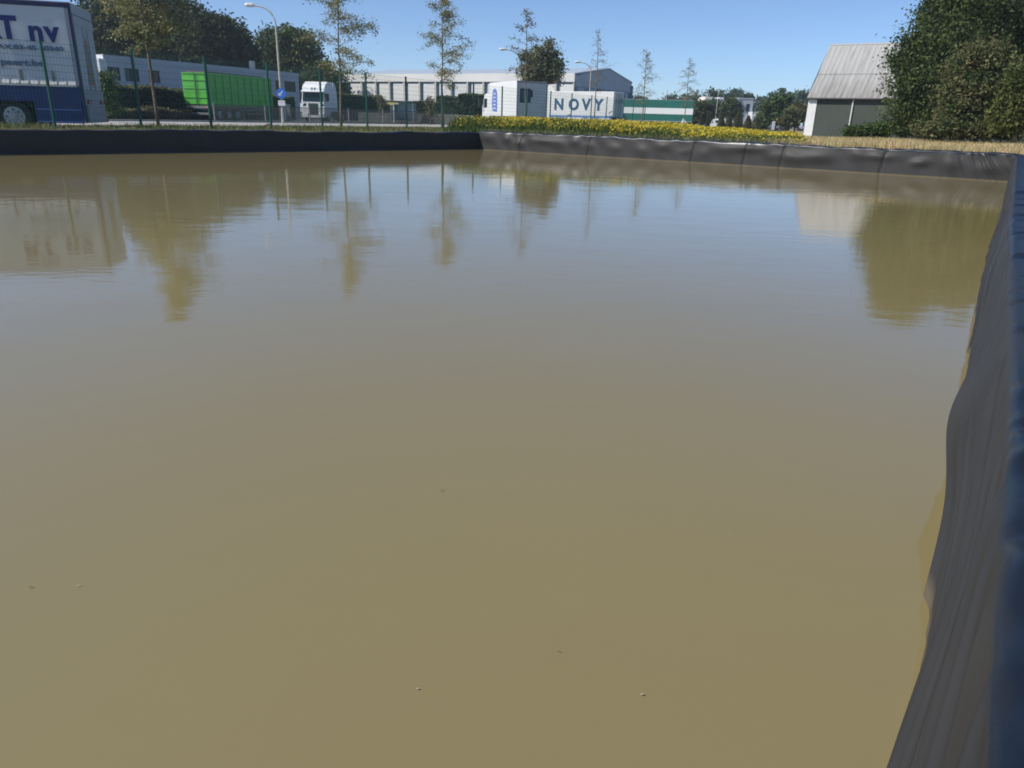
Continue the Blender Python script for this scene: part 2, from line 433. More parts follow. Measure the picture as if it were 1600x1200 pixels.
# far wall B -> A
Lb = (A_ - B_).length
r3 = random.Random(11)
bul = []
s = .5
while s < Lb:
    bul.append((s, r3.uniform(.2, .55), r3.uniform(.025, .085), r3.uniform(.16, .36), r3.uniform(.10, .18), r3.uniform(-.25, .25))); s += r3.uniform(.55, 1.15)
B0 = np.array(bul)
seams = [3.1, 6.0, 7.2, 9.0, 13.1, 16.2]
def disp_back(s, v, part, o_):
    if part == 0: return .008 * math.sin(s * 5.3) + .006 * math.sin(s * 13.1 + o_ * 4)
    ds = s - B0[:, 0] - B0[:, 5] * (v - .2)
    q = float(np.sum(B0[:, 2] * np.exp(-(ds / B0[:, 1]) ** 2) * np.exp(-((v - B0[:, 3]) / B0[:, 4]) ** 2))) * .95
    q += .007 * math.sin(s * 7.7 + v * 9 + 2 * math.sin(s * 1.9)) 
    q += .0 * math.exp(-((v - .3) / .25) ** 2)
    for c in seams: q -= .035 * math.exp(-((s - c - .12 * v) / .035) ** 2) * min(1, v / .08)
    if s < 1.9:   # gathered cloth at the right hand corner
        ph = s + v * (.9 - .5 * s); k_ = (1 - smooth(.7, 1.9, s)) * min(1, v / .06); q += k_ * (.020 * math.sin(ph * 23 + 2.2 * math.sin(ph * 7.3)) + .012 * math.sin(ph * 41 + v * 5 + 3 * math.sin(ph * 11)))
    return q
def ch_back(s): return .04 + .012 * math.sin(s * 1.1) + .006 * math.sin(s * 3.7)
liner_wall(B_, A_, 'sunlit grey black liner wall across the far side under the yellow flowers, sagging in billows', np.arange(-.12, Lb + .1, .035), disp_back, ch_back, lean=.08)

# left wall A -> E
Ll = (E_ - A_).length
def disp_left(s, v, part, o_):
    if part == 0: return .01 * math.sin(s * 2.1) + .008 * math.sin(s * 5.7)
    return .03 * math.sin(s * 1.7 + v * 2) * math.exp(-((v - .3) / .25) ** 2) + .012 * math.sin(s * 6.1)*math.exp(-((v - .3) / .25) ** 2)
liner_wall(A_, E_, 'dark shaded liner wall along the left side below the grassy bank and mesh fence', np.concatenate([np.arange(-.1, 30, .12), np.arange(30, Ll, .5)]), disp_left, lambda s: .015 * math.sin(s * .7) + .01 * math.sin(s * 2.3) - .02, lean=.05)
liner_wall(E_, D_, 'black liner wall closing the near end of the basin', np.arange(0, (D_ - E_).length, .4), disp_left, lambda s: 0.0, lean=.05)

# ---------------------------------------------------------------- paved ground beyond the fence
def strip(name, o0, o1, s0, s1, dz, mt):
    a = FEN0 + FN * o0 + FD * s0; b = FEN0 + FN * o1 + FD * s0; c = FEN0 + FN * o1 + FD * s1; d = FEN0 + FN * o0 + FD * s1
    q = MB(); q.add([(p.x, p.y, .35 + dz) for p in (a, d, c, b)], [(0, 1, 2, 3)])
    return tag(q.build(name, mt), kind='structure')
M_CONC = mat('pale_concrete', (.42, .40, .36), .9, noise=.25, nscale=.8, bump=.3, bscale=20)
M_ASPH = mat('asphalt', (.075, .075, .078), .9, noise=.35, nscale=.6, bump=.5, bscale=60)
strip('path', 13.0, 23.5, -30, 62, .004, M_CONC)
strip('road', 23.7, 60, -30, 190, .004, M_ASPH)
kb = MB()
L0 = FEN0 + FN * 23.6
kerb = MB(); kerb.box(-30, 190, -.08, .08, 0, .12)
ke = empty('kerb', (L0.x, L0.y, .352), FAZ)
ko = kerb.build('kerb', M_CONC); ko.location = ke.location; ko.rotation_euler = ke.rotation_euler; ko['kind'] = 'structure'
bpy.data.objects.remove(ke)

# ---------------------------------------------------------------- shared materials
M_WHITE = mat('white_paint', (.72, .73, .74), .45, noise=.08, nscale=1.5, col2=(.66, .66, .65))
M_TARP = mat('white_tarpaulin', (.60, .63, .66), .55, noise=.1, nscale=.8, bump=.25, bscale=3)
M_PANELW = mat('white_cladding', (.70, .71, .70), .6, col2=(.63, .64, .64), nscale=.3)
M_NAVY = mat('navy_blue', (.008, .014, .075), .35)
M_BLUE = mat('trailer_blue', (.006, .022, .15), .35, col2=(.008, .018, .10), nscale=1.2)
M_LETTER = mat('lettering_blue', (.006, .022, .15), .5)
M_LETTERG = mat('lettering_slate', (.10, .15, .25), .5)
NOVY_OFF = .06
M_BLACK = mat('black_rubber', (.02, .02, .021), .8)
M_DARK = mat('dark_steel', (.035, .037, .04), .6)
M_GREY = mat('grey_steel', (.22, .23, .24), .5, col2=(.15, .15, .16), nscale=3)
M_GALV = mat('galvanised_steel', (.42, .43, .43), .5, col2=(.34, .35, .35), nscale=2)
M_LAMP = mat('lamp_post_paint', (.50, .47, .38), .5)
M_GLASS = mat('dark_glass', (.012, .024, .028), .15, spec=.3)
M_GREENPOST = mat('green_post', (.004, .075, .050), .4)
M_RIM = mat('wheel_rim', (.45, .46, .47), .4, col2=(.32, .32, .32), nscale=6)
M_RED = mat('red_lens', (.35, .02, .015), .25)
M_AMBER = mat('amber_lens', (.7, .25, .03), .25)
M_BARK = mat('bark', (.10, .075, .05), .9, noise=.5, nscale=6, bump=.6, bscale=25)
M_BARKP = mat('pale_bark', (.23, .18, .12), .85, noise=.45, nscale=9, bump=.4, bscale=30)

def wheel(parent, x, y0, z, r=.5, w=.3, name='wheel', rim=True):
    t = MB(); t.disc((x, z), r, y0, y0 + w, 28)
    wo = t.build(name, M_BLACK, parent)
    if rim:
        q = MB(); q.disc((x, z), r * .62, y0 - .012, y0 + .02, 24); q.disc((x, z), r * .58, y0 - .016, y0 - .008, 24, 1); q.disc((x, z), r * .22, y0 - .05, y0 + .0, 12)
        for k in range(8):
            a = k * math.pi / 4; q.disc((x + r * .42 * math.cos(a), z + r * .42 * math.sin(a)), r * .06, y0 - .022, y0 - .012, 8, 2)
        q.build('rim', [M_RIM, M_RIM, M_DARK], wo)
    return wo

# ---------------------------------------------------------------- curtain-sided trailer at the left edge
def left_trailer():
    p = onz(108, 3, 4.32)
    az = 74.0
    T = empty('curtain_trailer', (p.x, p.y, .36), az, 'white curtain-sided lorry trailer with big blue letters and blue skirt, at the left edge', 'trailer')
    H = 3.96; zb = 1.50; L = 13.6; W = 2.5
    wx = s_on(T.location, T.location + azv(az), 21, 178); kx = s_on(T.location, T.location + azv(az), 56, 175)
    b = MB(); b.box(-L, -.05, .03, W - .03, zb, H - .12)
    b.build('cargo_box', M_TARP, T)
    # tarpaulin curtain with shallow vertical waves
    n = 300; vs = []; fs = []
    for i in range(n + 1):
        x = -L + .1 + (L - .28) * i / n
        for j in range(8):
            z = zb + .02 + (H - .19 - zb) * j / 7
            vs.append((x, -.012 - .006 * math.sin(x * 4.3 + .6 * j + math.sin(x * 1.7)) * (1 - j / 9) - .002 * math.sin(x * 11 + j), z))
    for i in range(n):
        for j in range(7): fs.append((i*8+j, (i+1)*8+j, (i+1)*8+j+1, i*8+j+1))
    me = bpy.data.meshes.new('curtain'); me.from_pydata(vs, [], fs)
    cu = link('curtain', me, M_TARP, T, True)
    r = MB(); r.box(-L, .0, -.03, .06, H - .17, H - .03, bev=.01); r.build('top_rail', M_NAVY, T)
    r = MB(); r.box(-L, -.02, .02, W - .02, H - .12, H); r.build('roof', mat('cream_roof', (.62, .52, .44), .7), T)
    # corner pillar and bottom edge
    r = MB(); r.box(-.08, .0, -.035, .05, .35, H - .03); r.box(-.08, .0, W - .05, W + .03, .35, H - .03); build_each(r, 'corner_pillar', M_NAVY, T)
    bk = MB()
    x = -L + .3; k = 0
    while x < -.25:
        bk.box(x, x + .05, -.055, -.02, zb - .02, zb + .10); bk.add([(x - .05, -.03, zb + .12), (x + .16, -.03, zb + .12), (x + .16, -.11, zb + .01), (x - .05, -.11, zb + .01)], [(3, 2, 1, 0), (0, 1, 2, 3)]); x += .27  # buckles, plus added flaps tilted upward so the fringe catches the sun
    bk.box(-L, -.15, -.05, -.02, zb - .045, zb + .005)
    bk.build('buckle_row', mat('bright_buckle', (.8, .8, .78), .35), T)
    q = MB(); x = -.85
    while x > -L:
        q.box(x, x + .09, -.045, -.028, zb + .02, zb + .42); x -= .9
    build_each(q, 'strap', M_GREY, T)
    s = MB(); s.box(-L + .5, -.04, .0, .10, .98, zb - .05); s.box(kx, -.10, -.03, .03, .33, 1.0)
    s.box(-L + 3, wx - 3.4, -.03, .03, .38, 1.0)
    s.box(kx + .05, -.14, -.045, -.03, .735, .765, 1); s.box(kx + .05, -.14, -.045, -.03, .355, .39, 1)
    s.build('side_skirt', [M_BLUE, mat('pale_blue_line', (.12, .2, .5), .5)], T)
    c = MB(); c.box(-L + .2, -.3, .45, 2.05, .75, 1.1); c.box(-L + .5, -.15, .3, .42, .9, 1.2); c.build('chassis', M_DARK, T)
    g = MB(); g.tube([(wx + .62 * math.cos(a), .12, .5 + .62 * math.sin(a)) for a in np.linspace(.15, 3.0, 14)], .03, 6); g.build('mudguard', M_DARK, T)
    for x in (wx, wx - 1.3, wx - 2.6):
        wheel(T, x, .06, .5, .5, .3); 
    for x in (wx, wx - 1.3, wx - 2.6): wheel(T, x, W - .36, .5, .5, .3, rim=False)
    # rear doors with frame, hinge bars and emblem
    d = MB(); d.box(-.05, .02, .06, W / 2 - .01, zb - .1, H - .35); d.box(-.05, .02, W / 2 + .01, W - .06, zb - .1, H - .35)
    d.box(-.05, .03, .0, W, H - .33, H - .05); d.box(-.05, .035, .0, W, H - .62, H - .40)
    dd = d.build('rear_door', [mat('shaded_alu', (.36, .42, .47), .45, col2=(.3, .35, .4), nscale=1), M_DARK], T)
    e = MB()
    for y in (.95, 1.55): e.tube([(.035, y, zb - .1), (.035, y, H - .66)], .012, 6)
    e.build('lock_bar', M_GALV, dd)
    e = MB()
    pts = [(.75, 1.55), (1.75, 1.55), (1.62, 1.9), (1.5, 2.35), (1.38, 2.85), (1.25, 3.15), (1.12, 2.85), (1.0, 2.35), (.88, 1.9)]
    n0 = len(pts); e.add([(.026, y, z) for y, z in pts], [tuple(range(n0))])
    for k in range(4):
        z = 1.7 + k * .28; h_ = .36 - k * .06
        e.add([(.03, 1.25 - h_, z), (.03, 1.25 + h_, z), (.03, 1.25 + h_ * .85, z + .09), (.03, 1.25 - h_ * .85, z + .09)], [(0, 1, 2, 3)], 1)
    e.build('emblem', [mat('ochre_print', (.26, .17, .08), .6), M_LETTERG], dd)
    e = MB(); e.box(-.02, .05, .1, W - .1, .35, .9); e.box(-.03, .03, .0, W, .9, 1.39, 0); e.build('rear_bumper', mat('rear_grey', (.24, .28, .34), .5), T)
    e = MB(); e.box(.05, .07, .2, .55, .95, 1.08); e.box(.05, .07, W - .55, W - .2, .95, 1.08); build_each(e, 'tail_light', M_RED, T)
    # lettering on the curtain
    P0 = T.location; P1 = P0 + azv(az)
    X = lambda px, py: s_on(P0, P1, px, py)
    def Z(px, py):
        d = ray(px, py); k = (P0 + azv(az) * X(px, py)).y / d.y; return EYE + d.z * k - .36
    def fit(body, px0, py0, px1, py1, ytop, off, mt, cap, sp=1.0):
        # body set from the baseline spot to the right-hand spot, ytop = height of its capitals' top
        x0, x1 = X(px0, py0), X(px1, py1); z0, z1 = Z(px0, py0), Z(px1, py1); h_ = Z(px0, ytop) - z0
        t = text(body, h_ / cap, (x0, -.045, (z0 + z1) / 2), mt, T, offset=off, sp=sp)
        xs = [v.co.x for v in t.data.vertices]; k = (x1 - x0) / (max(xs) - min(xs)); mn = min(xs)
        for v in t.data.vertices: v.co.x = (v.co.x - mn) * k
    fit('RT', -26, 57.5, 31, 60, 23, .035, M_LETTER, .70)
    fit('nv', 48, 62, 96, 65.5, 38, .030, M_LETTER, .52, sp=1.12)
    fit('AX.03-45 60340', -4, 73.5, 101, 82, 66.5, .006, M_LETTERG, .70)
    fit('paert.be', 2, 99, 71, 105, 92, .010, M_LETTERG, .52)
    return T
left_trailer()

# ---------------------------------------------------------------- green walking-floor container trailer
def green_trailer():
    p = onz(323, 113, 4.15)
    T = empty('container_trailer', (p.x, p.y, .35), 15, 'bright green ribbed container trailer parked on the road in front of the long grey building', 'trailer')
    Mg = mat('green_paint', (.10, .46, .045), .45, col2=(.085, .38, .05), nscale=1.1)
    L = 9.5; W = 2.5; H = 3.8; z0 = 1.25
    # local +X runs away from the viewer; visible side is at y=0, near end at x=0
    b = MB(); b.box(.06, L, .05, W - .05, z0, H - .06); b.build('container_body', Mg, T)
    f = MB()
    for k in range(10):
        x = .0 + k * (L - .1) / 9; f.box(x, x + .12, -.02, .05, z0, H); f.box(x, x + .12, W - .05, W + .02, z0, H)
    f.box(.0, L, -.03, .05, H - .14, H + .0); f.box(.0, L, -.03, .05, z0 - .08, z0 + .12); f.box(0, L, W - .05, W + .03, H - .14, H); f.box(.12, L, -.005, .05, 2.5, 2.6)
    f.build('side_rib', Mg, T)
    t = MB(); t.box(.3, L - 1.0, .2, W - .2, H - .1, H + .10, bev=.05); t.build('rolled_tarpaulin', mat('brown_tarpaulin', (.10, .055, .05), .8), T)
    d = MB(); d.box(-.02, .06, .03, W / 2 - .03, z0, H - .02); d.box(-.02, .06, W / 2 + .03, W - .03, z0, H - .02)
    do = d.build('rear_door', Mg, T)
    r = MB()
    for z in (z0 + .02, 1.78, 2.5, 3.15, H - .12):
        r.box(-.07, -.02, .05, W / 2 - .06, z, z + .10); r.box(-.07, -.02, W / 2 + .06, W - .05, z, z + .10)
    build_each(r, 'door_rib', Mg, do)
    r = MB(); r.box(-.06, 0, W / 2 - .05, W / 2 + .05, z0, H); r.tube([(-.09, W / 2 - .16, z0), (-.09, W / 2 - .16, H - .1)], .025, 6)
    r.build('lock_bar', mat('dark_green_bar', (.03, .16, .03), .5), do)
    c = MB(); c.box(.1, L, .7, 1.8, .85, 1.17); c.box(-.03, .2, .15, W - .15, .95, 1.17); c.box(5.2, 8.4, .05, .08, .55, .62); c.box(5.2, 8.4, .05, .08, .85, .92)
    c.build('chassis', M_GREY, T)
    c = MB(); c.box(-.06, .0, .1, W - .1, .45, .62); c.build('rear_bumper', M_GREY, T)
    c = MB(); c.box(-.05, -.03, .12, .45, 1.0, 1.12); c.box(-.05, -.03, W - .45, W - .12, 1.0, 1.12); build_each(c, 'tail_light', mat('pinkish_lens', (.6, .3, .2), .3), T)
    for x in (1.3, 2.6, 3.9): wheel(T, x, .08, .48, .48, .3)
    for x in (1.3, 2.6, 3.9): wheel(T, x, W - .38, .48, .48, .3, rim=False)
    c = MB(); c.box(5.0, 5.12, .25, .4, .1, .9); c.box(9.5, 9.62, .25, .4, .05, .9); c.box(4.95, 5.17, .2, .45, .0, .06); build_each(c, 'landing_leg', M_GALV, T)
green_trailer()

# ---------------------------------------------------------------- white tractor unit
def tractor():
    p = onz(506, 190, .36); p = Vector((-20.04, 80.6, .35))
    T = empty('lorry_tractor', (p.x, p.y, .35), 10, 'white lorry tractor unit facing the basin, with dark grille and windscreen, beside the green container', 'lorry')
    W = 2.5
    prof = [(.0, .45), (.0, 1.25), (.03, 1.95), (.18, 2.85), (.30, 3.25), (.55, 3.55), (1.1, 3.86), (2.2, 3.86), (2.3, 3.4), (2.3, .95), (1.55, .95), (1.45, .45)]
    c = MB(); c.prism(prof, 0.0, W)
    co = c.build('cab', M_WHITE, T)
    bv = co.modifiers.new('b', 'BEVEL'); bv.width = .09; bv.segments = 3
    s = MB(); s.prism([(2.36, 1.0), (3.35, 1.0), (3.35, 2.3), (3.15, 3.3), (2.75, 3.8), (2.36, 3.86)], .02, .07); s.prism([(2.36, 1.0), (3.35, 1.0), (3.15, 3.3), (2.75, 3.8), (2.36, 3.86)], W - .07, W - .02)
    build_each(s, 'side_fairing', M_WHITE, T)
    g = MB(); g.add([(-.0, .12, 1.93), (-.0, W - .12, 1.93), (.15, W - .16, 2.80), (.15, .16, 2.80)], [(0, 3, 2, 1)])
    for v in range(4): g.v[v] = (g.v[v][0] - .02 + (.035 if v < 2 else .025), g.v[v][1], g.v[v][2])
    wsc = MB(); wsc.prism([(.005, 1.95), (.155, 2.82), (.20, 2.82), (.06, 1.95)], .14, W - .14); wsc.prism([(-.015, 1.93), (-.015, 1.99), (.06, 1.99), (.06, 1.93)], .1, W - .1)
    w_ = MB(); w_.add([(-.01, .12, 1.95), (-.01, W - .12, 1.95), (.145, W - .17, 2.84), (.145, .17, 2.84)], [(3, 2, 1, 0)]); w_.build('windscreen', M_GLASS, T)
    sg = MB(); sg.add([(.3, -.012, 2.0), (1.25, -.012, 2.0), (1.2, -.012, 2.75), (.42, -.012, 2.75)], [(0, 1, 2, 3)]); sg.build('side_window', M_GLASS, T)
    v = MB(); v.prism([(-.22, 2.86), (.15, 3.02), (.22, 2.92), (-.12, 2.78)], .05, W - .05); v.build('sun_visor', M_WHITE, T)
    gr = MB(); gr.box(-.03, .02, .74, 1.76, .5, 1.74)
    go = gr.build('grille', mat('grille_green_black', (.035, .05, .045), .5), T)
    gb = MB()
    for k in range(4): gb.box(-.05, -.02, .72, 1.78, .86 + k * .22, .91 + k * .22)
    gb.build('grille_bar', M_DARK, go)
    bl = MB(); bl.add([(-.012, 1.05, 2.98), (-.012, 1.2, 2.98), (.14, 1.2, 3.3), (.14, 1.05, 3.3)], [(0, 1, 2, 3)])
    st = MB(); st.prism([(.18, 2.95), (.27, 3.28), (.32, 3.28), (.24, 2.95)], 1.02, 1.16); st.prism([(.18, 2.95), (.27, 3.28), (.32, 3.28), (.24, 2.95)], 1.34, 1.48); build_each(st, 'roof_stripe', mat('teal_stripe', (.03, .14, .17), .5), T)
    b = MB(); b.box(-.14, .25, .0, .72, .35, .82, bev=.06); b.box(-.14, .25, W - .72, W, .35, .82, bev=.06); b.box(-.12, .2, .72, W - .72, .38, .6); b.build('bumper', M_WHITE, T)
    for y in (.10, W - .50):
        h = MB(); h.add([(-.016, y, 1.55), (-.016, y + .40, 1.45), (-.016, y + .34, 1.62), (-.016, y + .08, 1.80)], [(0, 3, 2, 1)]); h.build('headlight', M_GLASS, T)
        h = MB(); h.disc((0, 0), .01, 0, .01, 3); 
    for y in (-.28, W + .05):
        h = MB(); h.box(.05, .18, y, y + .23, 1.9, 2.75, bev=.04); h.build('wing_mirror', M_DARK, T)
    ch = MB(); ch.box(1.5, 6.0, .75, 1.75, .6, .95); ch.box(2.4, 3.6, .1, .6, .45, .95); ch.build('chassis', M_DARK, T)
    wheel(T, .95, .02, .5, .5, .3); wheel(T, .95, W - .32, .5, .5, .3, rim=False)
    wheel(T, 4.7, .05, .5, .5, .55); wheel(T, 4.7, W - .6, .5, .5, .55, rim=False)
    f = MB(); f.box(3.9, 5.5, .02, .5, 1.02, 1.08); f.build('mudguard', M_DARK, T)
tractor()

# ---------------------------------------------------------------- low white truck by the fence, and the three behind it
def box_truck():
    p = onz(808, 126, 3.85)
    T = empty('box_truck', (p.x, p.y, .38), -24, 'white box truck beyond the fence, blue logos on its side and grey rear', 'truck')
    L = 5.6; W = 2.55; H = 3.47; z0 = .95
    # local +X runs away from the viewer, local +Y to the left; the truck lies between y=-W (right) and y=0
    b = MB(); b.box(.02, L, -W + .02, -.02, z0, H, bev=.03); b.build('cargo_box', M_PANELW, T)
    f = MB(); f.box(-.03, .05, -W, -W + .10, z0 - .1, H + .02); f.box(-.03, .05, -.10, .0, z0 - .1, H + .02); f.box(-.03, .05, -W, 0, H - .12, H + .02); f.box(-.03, .05, -W, 0, z0 - .1, z0)
    f.build('rear_frame', M_GALV, T)
    d = MB()
    for k in range(7): z = z0 + .02 + k * .34; d.box(-.01, .03, -W + .11, -.11, z, z + .325)
    do = d.build('rear_door', M_WHITE, T)
    e = MB()
    e.box(-.022, -.011, -1.15, -.25, 1.95, 2.95); e.box(-.022, -.011, -1.32, -1.15, 2.35, 2.85)
    for k in range(4): e.box(-.03, -.022, -.92 + .06 * k, -.50 + .04 * k, 2.12 + k * .2, 2.17 + k * .2, 1)
    e.box(-.03, -.022, -.62, -.55, 2.12, 2.72, 1)
    e.build('rear_logo', [M_NAVY, mat('grey_print', (.2, .22, .32), .5)], do)
    e = MB()
    e.add([(3.9, .012, 1.3), (4.75, .012, 1.35), (4.95, .012, 1.9), (4.75, .012, 2.9), (4.3, .012, 3.05), (3.95, .012, 2.8), (3.85, .012, 1.9)], [(6, 5, 4, 3, 2, 1, 0)])
    for k in range(5): e.add([(4.05, .016, 1.5 + k * .27), (4.65, .016, 1.52 + k * .27), (4.6, .016, 1.6 + k * .27), (4.1, .016, 1.58 + k * .27)], [(3, 2, 1, 0)], 1)
    e.build('side_logo', [mat('mid_blue_print', (.13, .2, .55), .5), M_WHITE], T)
    c = MB(); c.prism([(L + .1, .5), (L + .1, 2.55), (L + .5, 2.75), (L + 1.3, 2.6), (L + 1.75, 1.6), (L + 1.8, .5)], -W + .2, -.12); co = c.build('cab', M_WHITE, T)
    c = MB(); c.box(L + .7, L + 1.35, -.125, -.105, 1.6, 2.3); c.build('side_window', M_GLASS, T)
    c = MB(); c.box(L + 1.5, L + 1.62, -.05, .32, 1.6, 2.35, bev=.03); c.build('wing_mirror', M_DARK, T)
    c = MB(); c.box(.1, L + 1.0, -1.8, -.75, .6, z0 - .02); c.build('chassis', M_DARK, T)
    for x in (1.3, L + .9):
        wheel(T, x, -.34, .46, .46, .28, rim=False); wheel(T, x, -W + .06, .46, .46, .28, rim=False)
box_truck()

def side_box(name, p0, p1, depth, z0, z1, label, cat):
    """root whose local +X runs p0 > p1 (left to right as seen); body behind it"""
    d = (p1 - p0); az = math.degrees(math.atan2(d.x, d.y))
    T = empty(name, (p0.x, p0.y, .35), az, label, cat)
    return T, math.hypot(d.x, d.y)
def novy():
    p0 = onz(858, 142.6, 4.3); p1 = onz(960, 143.2, 4.3)
    T, L = side_box('swap_body_trailer', p0, p1, 2.5, 0, 0, 'white trailer reading NOVY above a blue skirt, in front of the pale hall', 'trailer')
    W = 2.5; H = 3.95; zs = 1.28
    b = MB(); b.box(0, L, 0, W, zs, H, bev=.04); b.build('cargo_box', M_PANELW, T)
    b = MB(); b.box(.3, L - .05, -.01, .04, .75, zs - .02); b.build('side_skirt', mat('skirt_blue', (.10, .19, .42), .5), T)
    b = MB(); b.box(0, L, -.015, .0, zs, zs + .07); b.build('bottom_rail', mat('rail_blue', (.10, .25, .40), .5), T)
    b = MB()
    for x0, x1 in ((2.2, 3.4), (3.5, 4.4), (5.05, 5.35), (6.4, 7.0), (7.05, 7.75)): b.box(L * x0 / 8, L * x1 / 8, -.025, -.012, .92, 1.12)
    build_each(b, 'pale_lettering', M_WHITE, T)
    for ch, x in (('N', .72), ('O', 2.55), ('V', 4.25), ('Y', 5.75)):
        text(ch, 1.68, (L * x / 8, -.03, 1.98), mat('novy_blue', (.02, .08, .18), .5), T, offset=NOVY_OFF, sx=1.0)
    d = MB(); d.box(L, L + .04, .08, W / 2 - .01, zs, H - .1); d.box(L, L + .04, W / 2 + .01, W - .08, zs, H - .1); do = d.build('rear_door', M_PANELW, T)
    e = MB()
    for y in (.4, .95, 1.5, 2.05): e.box(L + .04, L + .055, y, y + .26, 2.75, 3.15)
    build_each(e, 'door_lettering', M_LETTERG, do)
    e = MB()
    for y in (.6, 1.1, 1.4, 1.9): e.tube([(L + .07, y, zs), (L + .07, y, H - .15)], .02, 6)
    e.build('lock_bar', M_GREY, do)
    c = MB(); c.box(.1, L, .7, 1.8, .8, zs - .02); c.box(L - .05, L + .1, .1, W - .1, .45, .6); c.build('chassis', M_DARK, T)
    for x in (1.4, L - 2.6, L - 1.3): wheel(T, x, .06, .48, .48, .3, rim=False); wheel(T, x, W - .36, .48, .48, .3, rim=False)
novy()
def striped():
    p0 = onz(976, 155, 4.3); p1 = Vector((p0.x + 9.9, p0.y - 2.4, 0))
    T, L = side_box('curtain_trailer', p0, p1, 2.5, 0, 0, 'long trailer in green, white and green horizontal bands behind the yellow flowers', 'trailer')
    H = 3.95; zs = 1.05; W = 2.5
    Mt = mat('sea_green', (.02, .17, .125), .5, col2=(.018, .14, .11), nscale=.8)
    zz = [zs, 2.0, 2.85, H]
    b = MB(); b.box(0, L, .04, W, zs, H); b.build('cargo_box', Mt, T)
    b = MB(); b.box(0, L, 0, .035, zz[0], zz[1]); b.box(0, L, 0, .035, zz[2], zz[3]); cu = b.build('curtain', Mt, T)
    b = MB(); b.box(0, L, -.004, .035, zz[1] + .002, zz[2] - .002); b.build('white_band', mat('band_white', (.9, .9, .88), .5), T)
    b = MB(); b.box(0, L, -.02, .03, zs - .10, zs - .003); b.box(0, L, -.01, .04, H + .002, H + .06); b.build('rail', M_GALV, T)
    b = MB(); b.box(L, L + .05, 0, W, zs, H); b.build('rear_door', M_DARK, T)
    c = MB(); c.box(.1, L, .7, 1.8, .65, zs - .11); c.build('chassis', M_DARK, T)
    for x in (L - 1.5, L - 2.8, L - 4.1): wheel(T, x, .06, .48, .48, .3, rim=False); wheel(T, x, W - .36, .48, .48, .3, rim=False)
    c = MB(); c.prism([(L - 1.6, .8), (L - .9, .8), (L - 1.3, 1.5)], -.35, -.25); c.prism([(L - 1.25, .9), (L - .8, .8), (L - 1.0, 1.3)], -.5, -.4); c.build('white_flap', M_WHITE, T)
striped()

# ---------------------------------------------------------------- buildings
def facade_frame(name, p0, p1, zbase, label, cat='building'):
    d = p1 - p0; az = math.degrees(math.atan2(d.x, d.y))
    return empty(name, (p0.x, p0.y, zbase), az, label, cat), math.hypot(d.x, d.y)
def left_building():
    p0 = onz(163.5, 85.5, 6.2); p1 = onz(466, 115, 6.2)
    T, L = facade_frame('office_building', p0, p1, .35, 'long low pale grey building with dark window groups behind the clipped hedge on the left')
    H = 5.85; D = 14
    Mw = mat('grey_panel', (.42, .46, .50), .6, col2=(.38, .42, .46), nscale=.25)
    cols = [(170, 193), (200, 222), (237, 254), (432, 441), (446, 463)]
    z0, z1 = 3.45, 4.75
    # wall with real openings
    xs = [0]; 
    wn = [(s_on(p0, p1, a), s_on(p0, p1, b)) for a, b in cols]
    w_ = MB(); w_.box(0, L, .02, .30, 0, z0); w_.box(0, L, .02, .30, z1, H - .4); cur = 0
    for a, b in wn: w_.box(cur, a, .02, .30, z0, z1); cur = b
    w_.box(cur, L, .02, .30, z0, z1)
    w_.box(0, .3, .3, D, 0, H - .4); w_.box(L - .3, L, .3, D, 0, H - .4); w_.box(.3, L - .3, D - .3, D, 0, H - .4)
    k = 2.0
    while k < L:
        k += 3.0
    w_.build('wall', Mw, T)
    f = MB(); f.box(-.25, L + .05, -.06, D, H - .4, H - .02); f.build('fascia', Mw, T)
    f = MB(); f.box(-.2, L, .0, D - .1, H - .02, H + .04); ro = f.build('roof', M_GALV, T)
    e = MB(); e.box(-.25, .012, -.06, -.0, 1.9, H - .4); e.box(-.8, -.002, .0, D, 3.6, H - .38); e.box(-.32, -.262, -.1, D, 2.9, H + .02); e.build('end_canopy', M_WHITE, T)
    for a, b in wn:
        n = 4 if b - a > 2.0 else 2
        fr = MB(); fr.box(a, b, .10, .16, z0, z0 + .07); fr.box(a, b, .10, .16, z1 - .07, z1)
        for j in range(n + 1): x = a + (b - a - .08) * j / n; fr.box(x, x + .08, .10, .16, z0 + .07, z1 - .07)
        fo = fr.build('window', M_DARK, T)
        g = MB(); g.box(a + .02, b - .02, .17, .19, z0 + .02, z1 - .02); g.build('pane', M_GLASS, fo)
        g = MB(); g.box(a + .25 * (b - a) + .1, a + .5 * (b - a), .20, .22, z0 + .5, z1 - .05); g.box(a + .75 * (b - a) + .1, b - .1, .20, .22, z0 + .4, z1 - .05)
    ch = MB(); ch.box(L * .89, L * .91, 5, 5.5, H, H + 1.4); ch.build('chimney', M_GALV, ro)
left_building()

